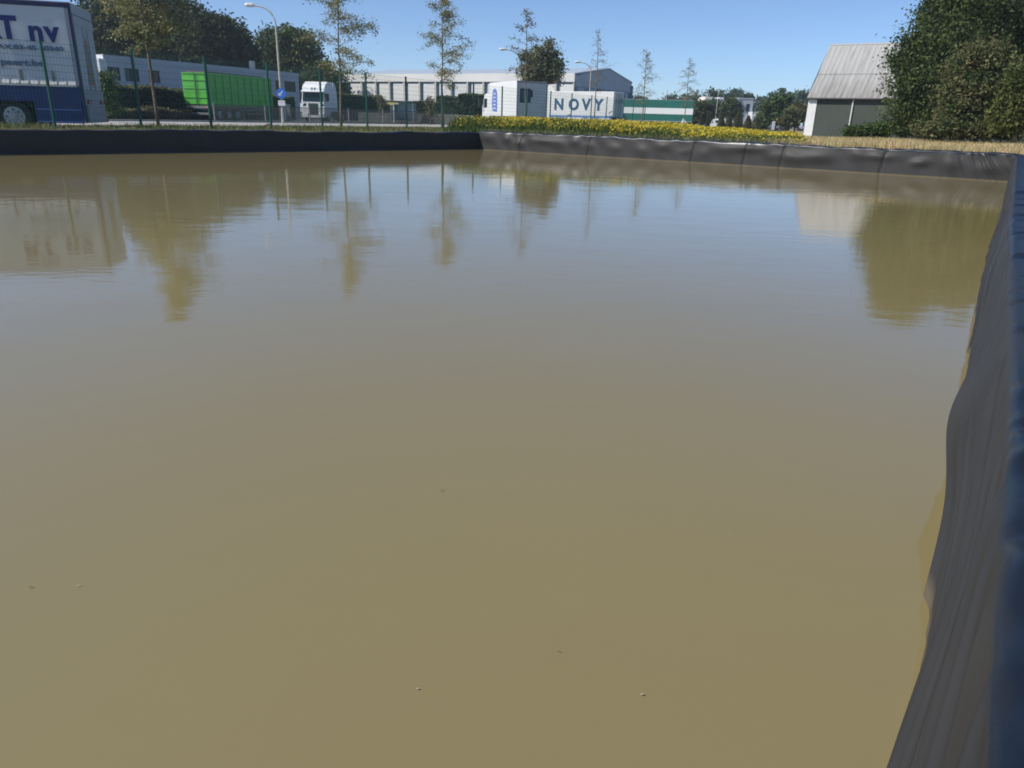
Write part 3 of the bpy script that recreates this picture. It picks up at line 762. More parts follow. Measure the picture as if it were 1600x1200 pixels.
def hall():
    p0 = onz(541, 117, 7.3); p1 = onz(898, 115.5, 7.3)
    T, L = facade_frame('factory_hall', p0, p1, .35, 'long white factory hall with blue framed panels and a shallow grey gable', 'hall')
    H = 6.95; D = 21.5; RZ = 8.35
    Mp = mat('hall_white', (.70, .69, .65), .6, col2=(.62, .62, .60), nscale=.2)
    Ms = mat('hall_steel_blue', (.16, .26, .36), .6); Mg = mat('hall_grey', (.40, .45, .50), .6, col2=(.44, .50, .56), nscale=.3)
    w_ = MB(); w_.box(0, L, .35, .55, 0, H); w_.box(0, .2, .55, D, 0, H); w_.box(.2, L - .3, D - .2, D, 0, H)
    w_.build('wall', Ms, T)
    fa = MB(); fa.box(-.1, L + .05, -.10, .34, H - 1.05, H + .12); fa.build('fascia', Mp, T)
    cols = [541.6, 564.6, 586.5, 608, 631, 655, 680, 704, 730, 755, 782, 809, 838, 868, 897]
    ss = [s_on(p0, p1, c, 130) for c in cols]
    c = MB()
    for s in ss: c.box(max(0, s - .16), min(L, s + .16), -.02, .34, 0, H - 1.06)
    build_each(c, 'column', mat('column_beige', (.50, .49, .42), .6), T)
    for a, b in zip(ss[:-1], ss[1:]):
        q = MB(); q.box(a + .17 + (b - a) * .21, b - .17, .06, .33, .2, H - 1.36); q.build('wall_panel', Mp, T)
    # right gable: eave at H, ridge at D/2
    g = MB()
    y0, y1 = .2, D
    g.add([(L, y0, 0), (L, y1, 0), (L, y1, H - .3), (L, D * .55, RZ - .1), (L, y0, H - .3)], [(0, 1, 2, 3, 4)]); g.add([(L - .3, y0, 0), (L - .3, y1, 0), (L - .3, y1, H - .3), (L - .3, D * .55, RZ - .1), (L - .3, y0, H - .3)], [(4, 3, 2, 1, 0)])
    go = g.build('gable_wall', Ms, T)
    g = MB(); zc = H - 1.6
    g.add([(L + .06, y0 + .02, zc), (L + .06, y1, zc), (L + .06, y1, H - .2), (L + .06, D * .55, RZ), (L + .06, y0 + .02, H - .2)], [(0, 1, 2, 3, 4)]); g.add([(L + .01, y0, zc), (L + .06, y0, zc), (L + .06, y1, zc), (L + .01, y1, zc)], [(0, 3, 2, 1)])
    g.build('gable_cladding', Mg, T)
    g = MB()
    for k in range(5): y = 1.2 + k * 4.1; g.box(L + .01, L + .05, y, y + 2.2, .3, zc - .1)
    g.build('door_panel', Mg, T)
    g = MB(); g.box(L + .08, L + .25, 8.8, 9.05, 0, zc); g.box(L + .1, L + .35, D - .3, D + .05, 0, H - .6); g.box(L + .1, L + .3, D - 2.5, D - 2.15, 1, zc - .3, 1); build_each(g, 'column', [Ms, M_WHITE], T)
    r = MB(); r.prism([(0, 0), (1, 0), (1, 1)], 0, 1); r = MB()
    x0, x1 = .0, L + .12
    r.add([(x0, -.0, H + .13), (x1, -.0, H + .13), (x1, D * .55, RZ + .12), (x0, D * .55, RZ + .12), (x1, D + .1, H), (x0, D + .1, H),
           (x0, -.0, H - .05), (x1, 0, H - .1), (x1, D * .55, RZ - .1), (x1, D + .1, H - .25), (x0, D * .55, RZ - .1), (x0, D + .1, H - .25)],
          [(0, 1, 2, 3), (3, 2, 4, 5), (1, 7, 8, 2), (2, 8, 9, 4), (6, 0, 3, 10), (10, 3, 5, 11)])
    r.build('roof', mat('roof_pale', (.36, .43, .50), .6), T)
hall()

def barn():
    p0 = onz(1264, 156, 3.1)
    az = 124.0
    T = empty('barn', (p0.x, p0.y, .45), az, 'dark green barn with a steep ribbed grey roof, beside the largest tree', 'barn')
    L = 15.5; D = 9.0; H = 2.72; RH = 6.75
    Mg = mat('barn_green', (.052, .068, .056), .7, col2=(.042, .055, .046), nscale=.5)
    w_ = MB(); w_.box(.0, L, .05, .2, 0, H); w_.box(.0, .2, .2, D - .2, 0, H); w_.box(L - .2, L, .2, D - .2, 0, H); w_.box(0, L, D - .2, D, 0, H)
    w_.build('wall', Mg, T)
    g = MB()
    for x in (0.0, L - .1): g.add([(x, .1, H), (x, D - .1, H), (x, D / 2, RH - .15), (x + .1, .1, H), (x + .1, D - .1, H), (x + .1, D / 2, RH - .15)], [(0, 2, 1), (3, 4, 5), (0, 1, 4, 3), (1, 2, 5, 4), (2, 0, 3, 5)])
    g.build('gable', Mg, T)
    rb = MB(); x = .66
    while x < L: rb.box(x, x + .03, .044, .05, .02, H - .03); x += .26
    rb.build('cladding_rib', Mg, T)
    e = MB(); e.box(-.02, .60, .0, .05, .0, H - .03); e.build('end_panel', M_WHITE, T)
    e = MB(); e.tube([(3.15, -.03, .0), (3.15, -.03, H - .02)], .05, 8); e.build('downpipe', M_WHITE, T)
    e = MB(); e.tube([(-.1, -.22, H + .02), (L, -.22, H + .02)], .06, 8); e.build('gutter', M_DARK, T)
    # corrugated roof, two courses of sheets on the side in view
    Mr = bpy.data.materials.new('ribbed_roof'); Mr.use_nodes = True; n = Mr.node_tree; b = n.nodes['Principled BSDF']; b.inputs['Roughness'].default_value = .7
    tc = n.nodes.new('ShaderNodeTexCoord'); mp = n.nodes.new('ShaderNodeMapping'); mp.inputs['Scale'].default_value = (2.4, .28, .28)
    tx = n.nodes.new('ShaderNodeTexNoise'); tx.inputs['Scale'].default_value = 1.6; tx.inputs['Detail'].default_value = 6
    n.links.new(tc.outputs['Object'], mp.inputs[0]); n.links.new(mp.outputs[0], tx.inputs[0])
    sp = n.nodes.new('ShaderNodeSeparateXYZ'); n.links.new(tc.outputs['Object'], sp.inputs[0])
    mr = n.nodes.new('ShaderNodeMapRange'); mr.inputs[1].default_value = 2.6; mr.inputs[2].default_value = 5.0; mr.inputs[3].default_value = .30; mr.inputs[4].default_value = -.05
    n.links.new(sp.outputs[2], mr.inputs[0]); ad = n.nodes.new('ShaderNodeMath'); n.links.new(mr.outputs[0], ad.inputs[0]); n.links.new(tx.outputs['Fac'], ad.inputs[1])
    cr = n.nodes.new('ShaderNodeValToRGB'); cr.color_ramp.elements[0].position = .42; cr.color_ramp.elements[0].color = (.36, .36, .345, 1); cr.color_ramp.elements[1].position = .90; cr.color_ramp.elements[1].color = (.20, .185, .17, 1)
    n.links.new(ad.outputs[0], cr.inputs[0]); n.links.new(cr.outputs[0], b.inputs['Base Color'])
    def sheet(y0, z0, y1, z1, lift):
        q = MB(); nx = int(L / .045); vs = []; fs = []
        for i in range(nx + 1):
            x = -.15 + (L + .3) * i / nx
            hgt = .032 * (max(0, math.cos(x / .36 * 2 * math.pi)) ** 2) + lift
            vs.append((x, y0, z0 + hgt)); vs.append((x, y1, z1 + hgt))
        for i in range(nx): fs.append((2*i, 2*i+2, 2*i+3, 2*i+1))
        q.add(vs, fs); return q
    ym = D * .23; zm = H + (RH - H) * .46
    q = sheet(-.18, H + .03, ym, zm, 0.0); q2 = sheet(ym - .1, zm - .085, D / 2, RH, .045)
    q.add(q2.v, q2.f)
    q.add([(-.15, D / 2, RH), (L + .15, D / 2, RH), (L + .15, D + .2, H), (-.15, D + .2, H)], [(0, 1, 2, 3)])
    q.add([(-.15, -.18, H - .04), (-.15, D / 2, RH - .08), (-.15, D / 2, RH + .03), (-.15, -.18, H + .07)], [(0, 3, 2, 1)])
    ro = q.build('roof', Mr, T)
    rd = MB(); rd.tube([(-.15, D / 2, RH + .03), (L + .15, D / 2, RH + .03)], .09, 8); rd.build('ridge_cap', mat('ridge_grey', (.38, .38, .37), .7), ro)
    rd = MB(); rd.box(8.2, 8.6, D / 2 + .1, D / 2 + .5, RH - .1, RH + .45); rd.build('chimney', M_WHITE, ro)
barn()

# ---------------------------------------------------------------- green welded-mesh fence
FENPOSTS = []
def mesh_fence():
    posts_px = [(-60, 30), (63, 65), (205, 82), (320, 101), (417, 109), (499, 111), (571, 116), (634, 123), (690, 128), (740, 131), (785, 135), (824, 139), (861, 143), (894, 147), (925, 150)]
    ss = []
    for k, (x, y) in enumerate(posts_px): ss.append(s_on(FEN0, FEN0 + FD, x, y))
    ss = [ss[1] - 2.6 * 2, ss[1] - 2.6] + ss[1:] + [ss[-1] + 3.2 * j for j in range(1, 5)]
    z0 = FEN0.z
    F = empty('mesh_fence', (FEN0.x, FEN0.y, .56), FAZ, 'tall green wire mesh fence on thin posts along the grassy bank', 'fence')
    Mw = mat('green_wire', (.02, .13, .10), .5)
    for i, s in enumerate(ss):
        g = gz1(*(FEN0 + FD * s).xy) - .56
        thick = .045 if i in (4,) else .034
        p = MB(); p.box(s - thick, s + thick, -.03, .03, g - .3, 2.46); p.box(s - thick - .004, s + thick + .004, -.034, .034, 2.46, 2.485); p.build('post', M_GREENPOST, F)
    w_ = MB()
    for a, b in zip(ss[:-1], ss[1:]):
        z = .06
        for k in range(13):
            w_.box(a + .03, b - .03, -.006, .000, z, z + .007); w_.box(a + .03, b - .03, .006, .011, z, z + .006) if k % 4 == 0 else None
            z += .197
        n = int((b - a) / .1)
        for k in range(1, n):
            x = a + (b - a) * k / n; w_.box(x - .002, x + .002, .0005, .005, .02, 2.43)
    w_.build('wire_mesh', Mw, F)
mesh_fence()

def low_fence():
    p0 = Vector((-33.5, 38.5, 0)); p1 = Vector((2, 104, 0))
    d = p1 - p0; L = d.length; az = math.degrees(math.atan2(d.x, d.y))
    F = empty('bar_fence', (p0.x, p0.y, .35), az, 'low dark bar railing along the far side of the pale path', 'fence')
    s0 = s_on(p0, p1, 335, 180)
    b = MB(); x = s0
    while x < L: b.box(x - .016, x + .016, -.014, .014, .08, 1.22); x += .135
    b.build('bars', M_DARK, F)
    b = MB(); b.box(s0, L, -.02, .02, 1.22, 1.26); b.box(s0, L, -.02, .02, .05, .08); b.build('rail', M_DARK, F)
    x = s0
    while x < L: q = MB(); q.box(x - .04, x + .04, -.04, .04, -.05, 1.34); q.build('post', M_GREY, F); x += 5.0
low_fence()

# ---------------------------------------------------------------- street lamps
def lamp(head_px, pole_px, z, label, copy=None):
    p = onz(*head_px, z); hx = p
    pole = atY(pole_px, head_px[1] + 20, p.y)
    arm = math.hypot(p.x - pole.x, 0) + .01
    T = empty('street_lamp', (pole.x, p.y, .35), 270 if p.x < pole.x else 90, label, 'street lamp', 'street lamps along the road')
    zz = z - .35
    # pole, curved arm reaching along local +X
    q = MB(); q.tube([(0, 0, 0), (0, 0, 1.2), (0, 0, zz - 1.25)], [.11, .085, .06], 10); q.build('pole', M_LAMP, T)
    a = MB(); pts = []
    for k in range(9):
        t = k / 8 * math.pi / 2; pts.append((arm * .72 * (1 - math.cos(t)), 0, zz - 1.25 + 1.2 * math.sin(t)))
    pts.append((arm - .25, 0, zz - .04))
    a.tube(pts, [.06] * 5 + [.05] * 5, 8); a.build('arm', M_LAMP, T)
    h = MB(); h.tube([(arm - .35, 0, zz - .03), (arm - .2, 0, zz), (arm + .2, 0, zz + .01), (arm + .38, 0, zz)], [.06, .13, .15, .08], 10)
    h.build('lamp_head', mat('lamp_head_white', (.68, .67, .62), .4), T)
    return T
lampA = lamp((391, 8), 430, 8.4, 'tallest street lamp, curved pale pole carrying a round blue sign, behind the fence')
lamp((786, 77), 814, 8.4, 'pale street lamp standing beside the dark green tree behind the white box truck')
lamp((903, 97), 923, 8.4, 'slim street lamp rising in front of the grey gable of the factory hall')
lamp((1121, 139), 1121, 8.6, 'far street lamp standing before the distant white house')
# round mandatory sign with a white plate below, fixed to the first lamp
lp = lampA.location
S = empty('traffic_sign', (lp.x, lp.y - .1, .35), 90, 'round blue sign with white arrow above a small white plate, fixed to the tall lamp', 'sign')
zc = atY(431, 146, lp.y).z - .35
q = MB(); q.tube([(.06, -.04, zc), (.06, -.0, zc)], .36, 28); q.build('blue_disc', mat('sign_blue', (.03, .16, .62), .35), S)
q = MB(); q.add([(.16, -.045, zc + .22), (.22, -.045, zc + .16), (-.02, -.045, zc - .10), (-.08, -.045, zc - .04)], [(0, 3, 2, 1)]); q.add([(-.14, -.045, zc - .16), (-.12, -.045, zc + .06), (.08, -.045, zc - .13)], [(0, 2, 1)]); q.build('arrow', M_WHITE, S)
q = MB(); q.box(-.22, .30, -.035, -.01, zc - .85, zc - .48); q.build('plate', M_WHITE, S)
q = MB(); q.box(-.05, .05, -.01, .02, zc - .9, zc + .4); q.build('bracket', M_GREY, S)

# bare thin mast further off
mp_ = atY(1041, 158, 125)
q = MB(); q.tube([(0, 0, 0), (0, 0, 5.6)], [.09, .05], 8); tag(q.build('mast', M_LAMP, None, loc=(mp_.x, 125, .35)), 'thin bare mast standing behind the green and white striped trailer', 'mast')

# ---------------------------------------------------------------- cabinets, bus stop, far background boxes
def cabinet(px, Y, w_, h_, label, mt):
    p = atY(px, 185, Y); T = empty('utility_cabinet', (p.x, Y, .35), 95, label, 'cabinet')
    b = MB(); b.box(-w_ / 2, w_ / 2, 0, .5, .1, h_, bev=.02); b.build('housing', mt, T)
    b = MB(); b.box(-w_ / 2 + .03, w_ / 2 - .03, .02, .48, 0, .1); b.build('plinth', M_GREY, T)
    b = MB(); b.box(-w_ / 2 - .04, w_ / 2 + .04, -.04, .54, h_, h_ + .05); b.build('lid', mt, T)
    b = MB(); b.box(-.01, .01, -.012, -.001, .16, h_ - .05); b.box(.05, .09, -.03, -.001, h_ * .5, h_ * .5 + .15); b.build('door_seam', M_DARK, T)
cabinet(441, 76, .55, 1.55, 'small bright white utility cabinet to the left of the white tractor unit', M_WHITE)
cabinet(448.5, 77.5, .6, 1.5, 'grey-green utility cabinet standing right beside the bright white one', mat('cabinet_grey', (.24, .28, .26), .6))

def bus_stop():
    p = atY(628, 180, 84)
    T = empty('bus_shelter', (p.x, 84, .35), 100, 'glass bus shelter with a thin roof in front of the clipped hedge', 'bus shelter')
    f = MB()
    for x in (-1.2, 1.2):
        for y in (0, 1.2): f.box(x - .04, x + .04, y - .04, y + .04, 0, 2.2)
    f.build('frame', M_GREY, T)
    r = MB(); r.box(-1.35, 1.35, -.15, 1.35, 2.2, 2.3, bev=.02); r.build('roof', M_GREY, T)
    g = MB(); g.box(-1.15, 1.15, 1.19, 1.21, .3, 2.1); g.box(-1.21, -1.19, .05, 1.15, .3, 2.1); g.build('glass_panel', mat('shelter_glass', (.25, .38, .42), .15), T)
    b = MB(); b.box(-1.0, 1.0, .75, 1.1, .45, .5); b.build('bench', M_GREY, T)
    p = atY(615, 170, 80)
    S_ = empty('bus_stop_sign', (p.x, 80, .35), 92, 'white post with a long pale yellow sign board beside the bus shelter', 'sign')
    zt = atY(610, 162, 80).z - .35
    q = MB(); q.box(-.07, .07, -.05, .05, 0, zt + .1); q.build('post', M_WHITE, S_)
    q = MB(); q.box(-.75, .1, -.08, -.052, zt - .12, zt + .14); q.build('board', mat('pale_yellow', (.66, .58, .22), .5), S_)
    q = MB(); q.box(.12, .52, -.08, -.055, zt - .04, zt + .10); q.build('small_board', mat('pale_cream', (.66, .62, .45), .5), S_)
bus_stop()

# white house far off with a flat parapet, grey block with windows, low white annexe
def white_house():
    Y = 190
    def X(px): return atY(px, 160, Y).x
    def Z(px, py): return atY(px, py, Y).z - .3
    x0 = X(1125); T = empty('house', (x0, Y, .3), 90, 'distant white flat-roofed house with a grey side block behind round dark trees', 'house')
    u = lambda px: X(px) - x0
    Mg = mat('house_grey', (.38, .42, .48), .7)
    w_ = MB(); w_.box(0, u(1153), 0, 8, 0, Z(1140, 156)); w_.build('wall', M_PANELW, T)
    w_ = MB(); w_.box(-.3, u(1154), -.5, 8.2, Z(1140, 156) + .01, Z(1140, 153) + .1); w_.build('parapet', M_WHITE, T)
    w_ = MB(); w_.box(u(1153) + .01, u(1178), .5, 8, 0, Z(1165, 155)); gw = w_.build('side_wall', Mg, T)
    w_ = MB(); w_.box(u(1153), u(1178.5), .4, 8.1, Z(1165, 155) + .01, Z(1165, 154) + .15); w_.build('roof', M_GALV, T)
    for a, b in ((1157, 1160), (1167.5, 1173)):
        q = MB(); q.box(u(a), u(b), .44, .49, Z(1165, 174), Z(1165, 162)); wo = q.build('window', M_DARK, T); q = MB(); q.box(u(a) + .1, u(b) - .1, .41, .43, Z(1165, 173), Z(1165, 163)); q.build('pane', M_GLASS, wo)
    q = MB(); q.box(u(1160), u(1165), .44, .49, 0, Z(1165, 179)); q.build('door', M_DARK, T)
    w_ = MB(); w_.box(u(1172), u(1186), -3, .3, 1.5, Z(1180, 175)); w_.build('porch', M_WHITE, T)
    w_ = MB(); w_.box(u(1174), u(1180), -2.6, .3, 0, 1.5); w_.build('porch_wall', M_WHITE, T)
    Y2 = 205
    x0 = atY(1101, 160, Y2).x; T = empty('house', (x0, Y2, .3), 90, 'distant cream roofed house mostly hidden behind the far trees beside the striped trailer', 'house')
    hz = atY(1108, 151, Y2).z - .3
    L_ = atY(1116, 160, Y2).x - x0
    w_ = MB(); w_.box(0, L_, 0, 7, 0, hz - .9); w_.build('wall', M_PANELW, T)
    w_ = MB(); w_.prism([(-.3, hz - .9), (L_ + .3, hz - .9), (L_ - .3, hz), (.2, hz)], -.3, 7.3); w_.build('roof', mat('cream_fascia', (.62, .58, .5), .7), T)
    q = MB(); q.box(.5, 1.3, -.05, -.01, hz - 2.4, hz - 1.4); q.build('window', M_DARK, T)
white_house()
def far_shed():
    x0 = atY(968, 157, 175).x; T = empty('shed', (x0, 175, .3), 92, 'low pale-roofed shed just showing above the striped trailer', 'shed')
    w_ = MB(); w_.box(0, 11, 0, 8, 0, 4.2); w_.build('wall', mat('dark_cladding', (.10, .12, .12), .7), T)
    w_ = MB(); w_.prism([(-.4, 4.2), (11.4, 4.2), (11.2, 4.9), (-.2, 4.9)], -.4, 8.4); w_.build('roof', mat('cream_fascia2', (.5, .48, .42), .7), T)
far_shed()

# ---------------------------------------------------------------- small cars far off
def car(px, Y, az, col, label, van=False, z=.32):
    p = atY(px, 190, Y); Mc = mat('car_' + label.split()[1] + str(px), col, .3, coat=.5)
    T = empty('parked_van' if van else 'parked_car', (p.x, Y, z), az, label, 'van' if van else 'car', 'vehicles parked in the distance')
    L = 4.9 if van else 4.3; W = 1.8
    if van: pr = [(-L/2, .35), (-L/2, 1.9), (-L/2+.1, 2.0), (.9, 2.0), (1.55, 1.2), (L/2-.05, 1.0), (L/2, .35)]
    else: pr = [(-L/2, .3), (-L/2+.05, .95), (-1.75, 1.4), (-.3, 1.47), (.35, 1.4), (1.05, .95), (L/2-.2, .8), (L/2, .35)]
    b = MB(); b.prism(pr, -W/2, W/2); bo = b.build('body', Mc, T); bv = bo.modifiers.new('b', 'BEVEL'); bv.width = .07; bv.segments = 2
    g = MB()
    if van: g.prism([(.2, 1.3), (.25, 1.8), (.9, 1.8), (1.35, 1.25)], -W/2 - .01, W/2 + .01)
    else: g.prism([(-1.6, 1.0), (-1.45, 1.32), (.3, 1.34), (.85, 1.0)], -W/2 - .01, W/2 + .01)
    g.build('window', M_GLASS, T)
    g = MB()
    if van: g.add([(.99, -.75, 1.9), (.99, .75, 1.9), (1.54, .75, 1.23), (1.54, -.75, 1.23)], [(0, 3, 2, 1)])
    else: g.add([(.42, -.7, 1.37), (.42, .7, 1.37), (1.06, .75, .97), (1.06, -.75, .97)], [(0, 3, 2, 1)])
    for i, v in enumerate(g.v): g.v[i] = (v[0] + .03, v[1], v[2] + .02)
    g.build('windscreen', M_GLASS, T)
    for x in (-1.35, 1.35):
        for y in (-W/2 - .01, W/2 - .19): wheel(T, x, y, .32, .32, .2, rim=False)
    for y in (-.7, .5):
        h = MB(); h.box(L/2 - .1, L/2 + .01, y, y + .2, .6, .75); h.build('headlight', M_WHITE, T)
car(1094, 172, 175, (.09, .17, .34), 'small blue car behind the flowers at the end of the striped trailer')
car(1118, 175, 120, (.6, .62, .62), 'pale van at the foot of the far street lamp', van=True, z=.1)
car(1139, 190, 170, (.66, .66, .64), 'small white car showing its roof over the yellow flowers', z=.1)
car(1219, 150, 150, (.10, .11, .12), 'dark grey car under the trees left of the barn', z=.3)
car(1240, 140, 130, (.20, .22, .27), 'slate blue car parked closest to the barn wall', z=.3)
# small white flag-like board
p = atY(1208, 198, 100)
T = empty('notice_board', (p.x, 100, .35), 90, 'narrow white notice board on a post left of the barn', 'sign')
q = MB(); q.box(-.2, .2, -.03, .0, .3, 1.35); q.build('board', M_WHITE, T); q = MB(); q.box(-.04, .04, .0, .05, 0, 1.4); q.build('post', M_GREY, T)

# ---------------------------------------------------------------- foliage
LEAFM = {}
def leafmat(name, c1, c2, nscale=.7, trans=.28):
    return mat(name, c1, .65, col2=c2, nscale=nscale, island=.45, trans=trans, spec=.25)
L_DARK = leafmat('leaf_dark', (.034, .062, .020), (.125, .160, .052), 1.1, .38)
L_MID = leafmat('leaf_mid', (.055, .100, .028), (.110, .150, .045), .9, .34)
L_OLIVE = leafmat('leaf_olive', (.060, .092, .028), (.190, .170, .078), 1.6, .34)
L_BROWN = leafmat('leaf_brown', (.17, .14, .08), (.11, .12, .05))
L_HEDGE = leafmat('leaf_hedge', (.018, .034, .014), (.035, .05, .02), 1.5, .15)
L_FAR = leafmat('leaf_far', (.07, .115, .07), (.10, .145, .08), .3)  # paler leaf colour with distance haze painted into it
L_YOUNG = leafmat('leaf_young', (.29, .27, .12), (.20, .22, .09), 1.0)

def clump_points(ells, n_leaf, clump_r, per=55, inner=.25):
    """leaf centres in clumps spread through the outer volume of a set of ellipsoids"""
    vol = np.array([e[3] * e[4] + e[4] * e[5] + e[3] * e[5] for e in ells]); pr = vol / vol.sum()
    nc = max(4, n_leaf // per)
    idx = rng.choice(len(ells), nc, p=pr)
    E_ = np.array(ells)[idx]
    u = rand_unit(nc); rr = rng.uniform(.55, 1.04, nc) ** .7
    rr = np.where(rng.random(nc) < inner, rng.uniform(.15, .7, nc), rr)
    cc = E_[:, :3] + u * E_[:, 3:6] * rr[:, None]
    k = rng.integers(int(per * .5), int(per * 1.5), nc)
    C = np.repeat(cc, k, axis=0); sc = np.repeat(rng.uniform(.5, 1.3, nc), k)[:, None]
    C = C + rng.normal(size=C.shape) * clump_r * sc * np.array([1, 1, .62])
    return C, cc
def tree(name, base, ells, n_leaf, leaf, lm, label, trunk_r=.2, clump=.35, per=55, cat='tree', group=None, limbs=14, bark=None, zmin=.25, inner=.25):
    """base = world point; ells in metres relative to base"""
    T = empty(name, base, 90, label, cat, group)
    C, cc = clump_points(ells, n_leaf, clump, per, inner)
    C = C[C[:, 2] > zmin]
    A, B = leaves(C, leaf)
    top = max(e[2] for e in ells)
    t = MB(); hx = ells[0]
    pts = [Vector((0, 0, -.1)), Vector((.05, .02, top * .25)), Vector((hx[0] * .4, hx[1] * .4, top * .6)), Vector((hx[0] * .8, hx[1] * .8, top * 1.0))]
    t.tube(pts, [trunk_r, trunk_r * .8, trunk_r * .55, trunk_r * .15], 8)
    order = rng.permutation(len(cc))[:limbs]
    for i in order:
        q = Vector(cc[i]); f = min(.85, max(.2, .25 + .5 * rng.random())); s0 = pts[1].lerp(pts[3], f) if f > .3 else pts[1]
        if q.z < .4: continue
        mid = s0.lerp(q, .5) + Vector((0, 0, .12 * (q - s0).length))
        t.tube([s0, mid, q], [trunk_r * .35, trunk_r * .2, trunk_r * .06], 5)
    t.build('trunk', bark or M_BARK, T, True)
    quads_mesh('crown', C, A, B, lm, T)
    return T
def gpx(px, Y, z=None):
    p = atY(px, 190, Y); return Vector((p.x, Y, gz1(p.x, Y) if z is None else z))

L_DEEP = leafmat('leaf_deep', (.020, .038, .014), (.062, .088, .030), 1.0)
# trees behind the left building
YB = 112
def E3(px, py, rpx, Y, base, ry=None, k=.8, flat=1.0):
    """ellipsoid whose middle shows at px,py with radius rpx (photo pixels) at distance Y, relative to base"""
    c = atY(px, py, Y); r_ = abs(atY(px + rpx, py, Y).x - c.x)
    return (c.x - base.x, Y - base.y, c.z - base.z, r_, r_ * k, r_ * flat)
for args in (
    (178, [(175, 40, 48), (160, 95, 30), (205, 75, 30), (190, -5, 44), (158, 15, 34)], 'dark broad tree rising directly right of the blue lettered trailer', L_DEEP),
    (258, [(255, 45, 50), (225, 20, 34), (290, 75, 34), (250, 95, 36), (262, 6, 26)], 'tallest dark tree in the clump behind the long grey building', L_DEEP),
    (318, [(318, 62, 36), (300, 38, 24), (335, 92, 28), (330, 45, 20)], 'dark tree standing in the middle of the clump behind the building', L_DEEP),
    (365, [(360, 58, 27), (372, 82, 24), (345, 92, 24), (385, 96, 14), (350, 42, 14)], 'rounded dark tree at the right end of the clump behind the building', L_DEEP)):
    b0 = gpx(args[0], YB + rng.uniform(-3, 5)); el = [E3(x, y, r_, YB + rng.uniform(-3, 3), b0) for x, y, r_ in args[1]]
    el += [(e[0], e[1], e[2] - e[5] * .9, e[3] * .9, e[4], e[5]) for e in el[:2]]
    tree('broadleaf_tree', b0, el, 26000, .26, args[3], args[2], .4, .75, 60, group='trees behind the grey building')
b0 = gpx(450, 128); el = [E3(x, y, r_, 128, b0) for x, y, r_ in [(430, 72, 27), (470, 75, 25), (450, 62, 20), (418, 95, 20), (445, 105, 34), (485, 98, 20)]]
tree('broadleaf_tree', b0, el, 22000, .27, L_MID, 'round mid green tree standing alone between the tall lamp and the first young tree', .4, .7, 60)
b0 = gpx(510, 118); el = [E3(x, y, r_, 118, b0) for x, y, r_ in [(500, 122, 22), (522, 130, 16), (495, 145, 26), (528, 148, 16)]]
tree('broadleaf_tree', b0, el, 9000, .26, L_DARK, 'low dark tree directly behind the white tractor unit', .3, .6, 55)
b0 = gpx(842, 86); el = [E3(x, y, r_, 86, b0) for x, y, r_ in [(834, 102, 17), (822, 90, 8), (850, 110, 18), (861, 86, 9), (859, 69, 5.5), (868, 102, 9), (842, 82, 8), (864, 117, 11), (828, 116, 13)]]
tree('broadleaf_tree', b0, el, 13000, .14, leafmat('leaf_greygreen', (.11, .14, .065), (.20, .20, .12)), 'dense two-peaked olive green tree rising behind the white box truck', .25, .38, 50)

# far tree belt
far = [(975, 160, 15, 230, 148), (1000, 160, 14, 215, 150), (1048, 152, 16, 240, 146), (1070, 158, 14, 225, 148), (1090, 150, 14, 235, 145), (1112, 150, 16, 240, 140), (1128, 156, 14, 250, 142), (1148, 152, 15, 250, 138), (1166, 156, 13, 245, 145),
       (1196, 172, 11, 220, 158), (1206, 160, 13, 240, 148), (1222, 156, 15, 245, 140), (1240, 158, 15, 235, 141), (1256, 162, 14, 228, 143), (1192, 178, 8, 230, 152)]
FARN = ['leftmost', 'second from the left', 'third from the left', 'fourth from the left', 'fifth from the left', 'sixth from the left', 'seventh from the left', 'eighth from the left', 'ninth from the left', 'tenth from the left', 'fifth from the right', 'fourth from the right', 'third from the right', 'rightmost', 'second from the right']
far = sorted(far)
for k, (px, py, r_, Y, top) in enumerate(far):
    b0 = gpx(px, Y, .3)
    w_ = r_ * .75
    el = [E3(px, top + w_, w_, Y, b0), E3(px - w_ * .6, top + w_ * 1.9, w_ * .9, Y, b0), E3(px + w_ * .6, top + w_ * 2.0, w_ * .9, Y, b0), E3(px, top + w_ * 3.2, w_ * 1.1, Y, b0)]
    pos = 'leftmost' if k == 0 else 'rightmost' if k == len(far) - 1 else ['', 'second', 'third', 'fourth', 'fifth', 'sixth', 'seventh', 'eighth', 'ninth', 'tenth', 'eleventh', 'twelfth', 'thirteenth', 'fourteenth'][k] + ' from the left'
    tree('distant_tree', b0, el, 2600, .42, L_FAR, 'hazy green tree, %s in the distant tree belt on the horizon' % pos, .3, .7, 30, group='distant tree belt', limbs=5)
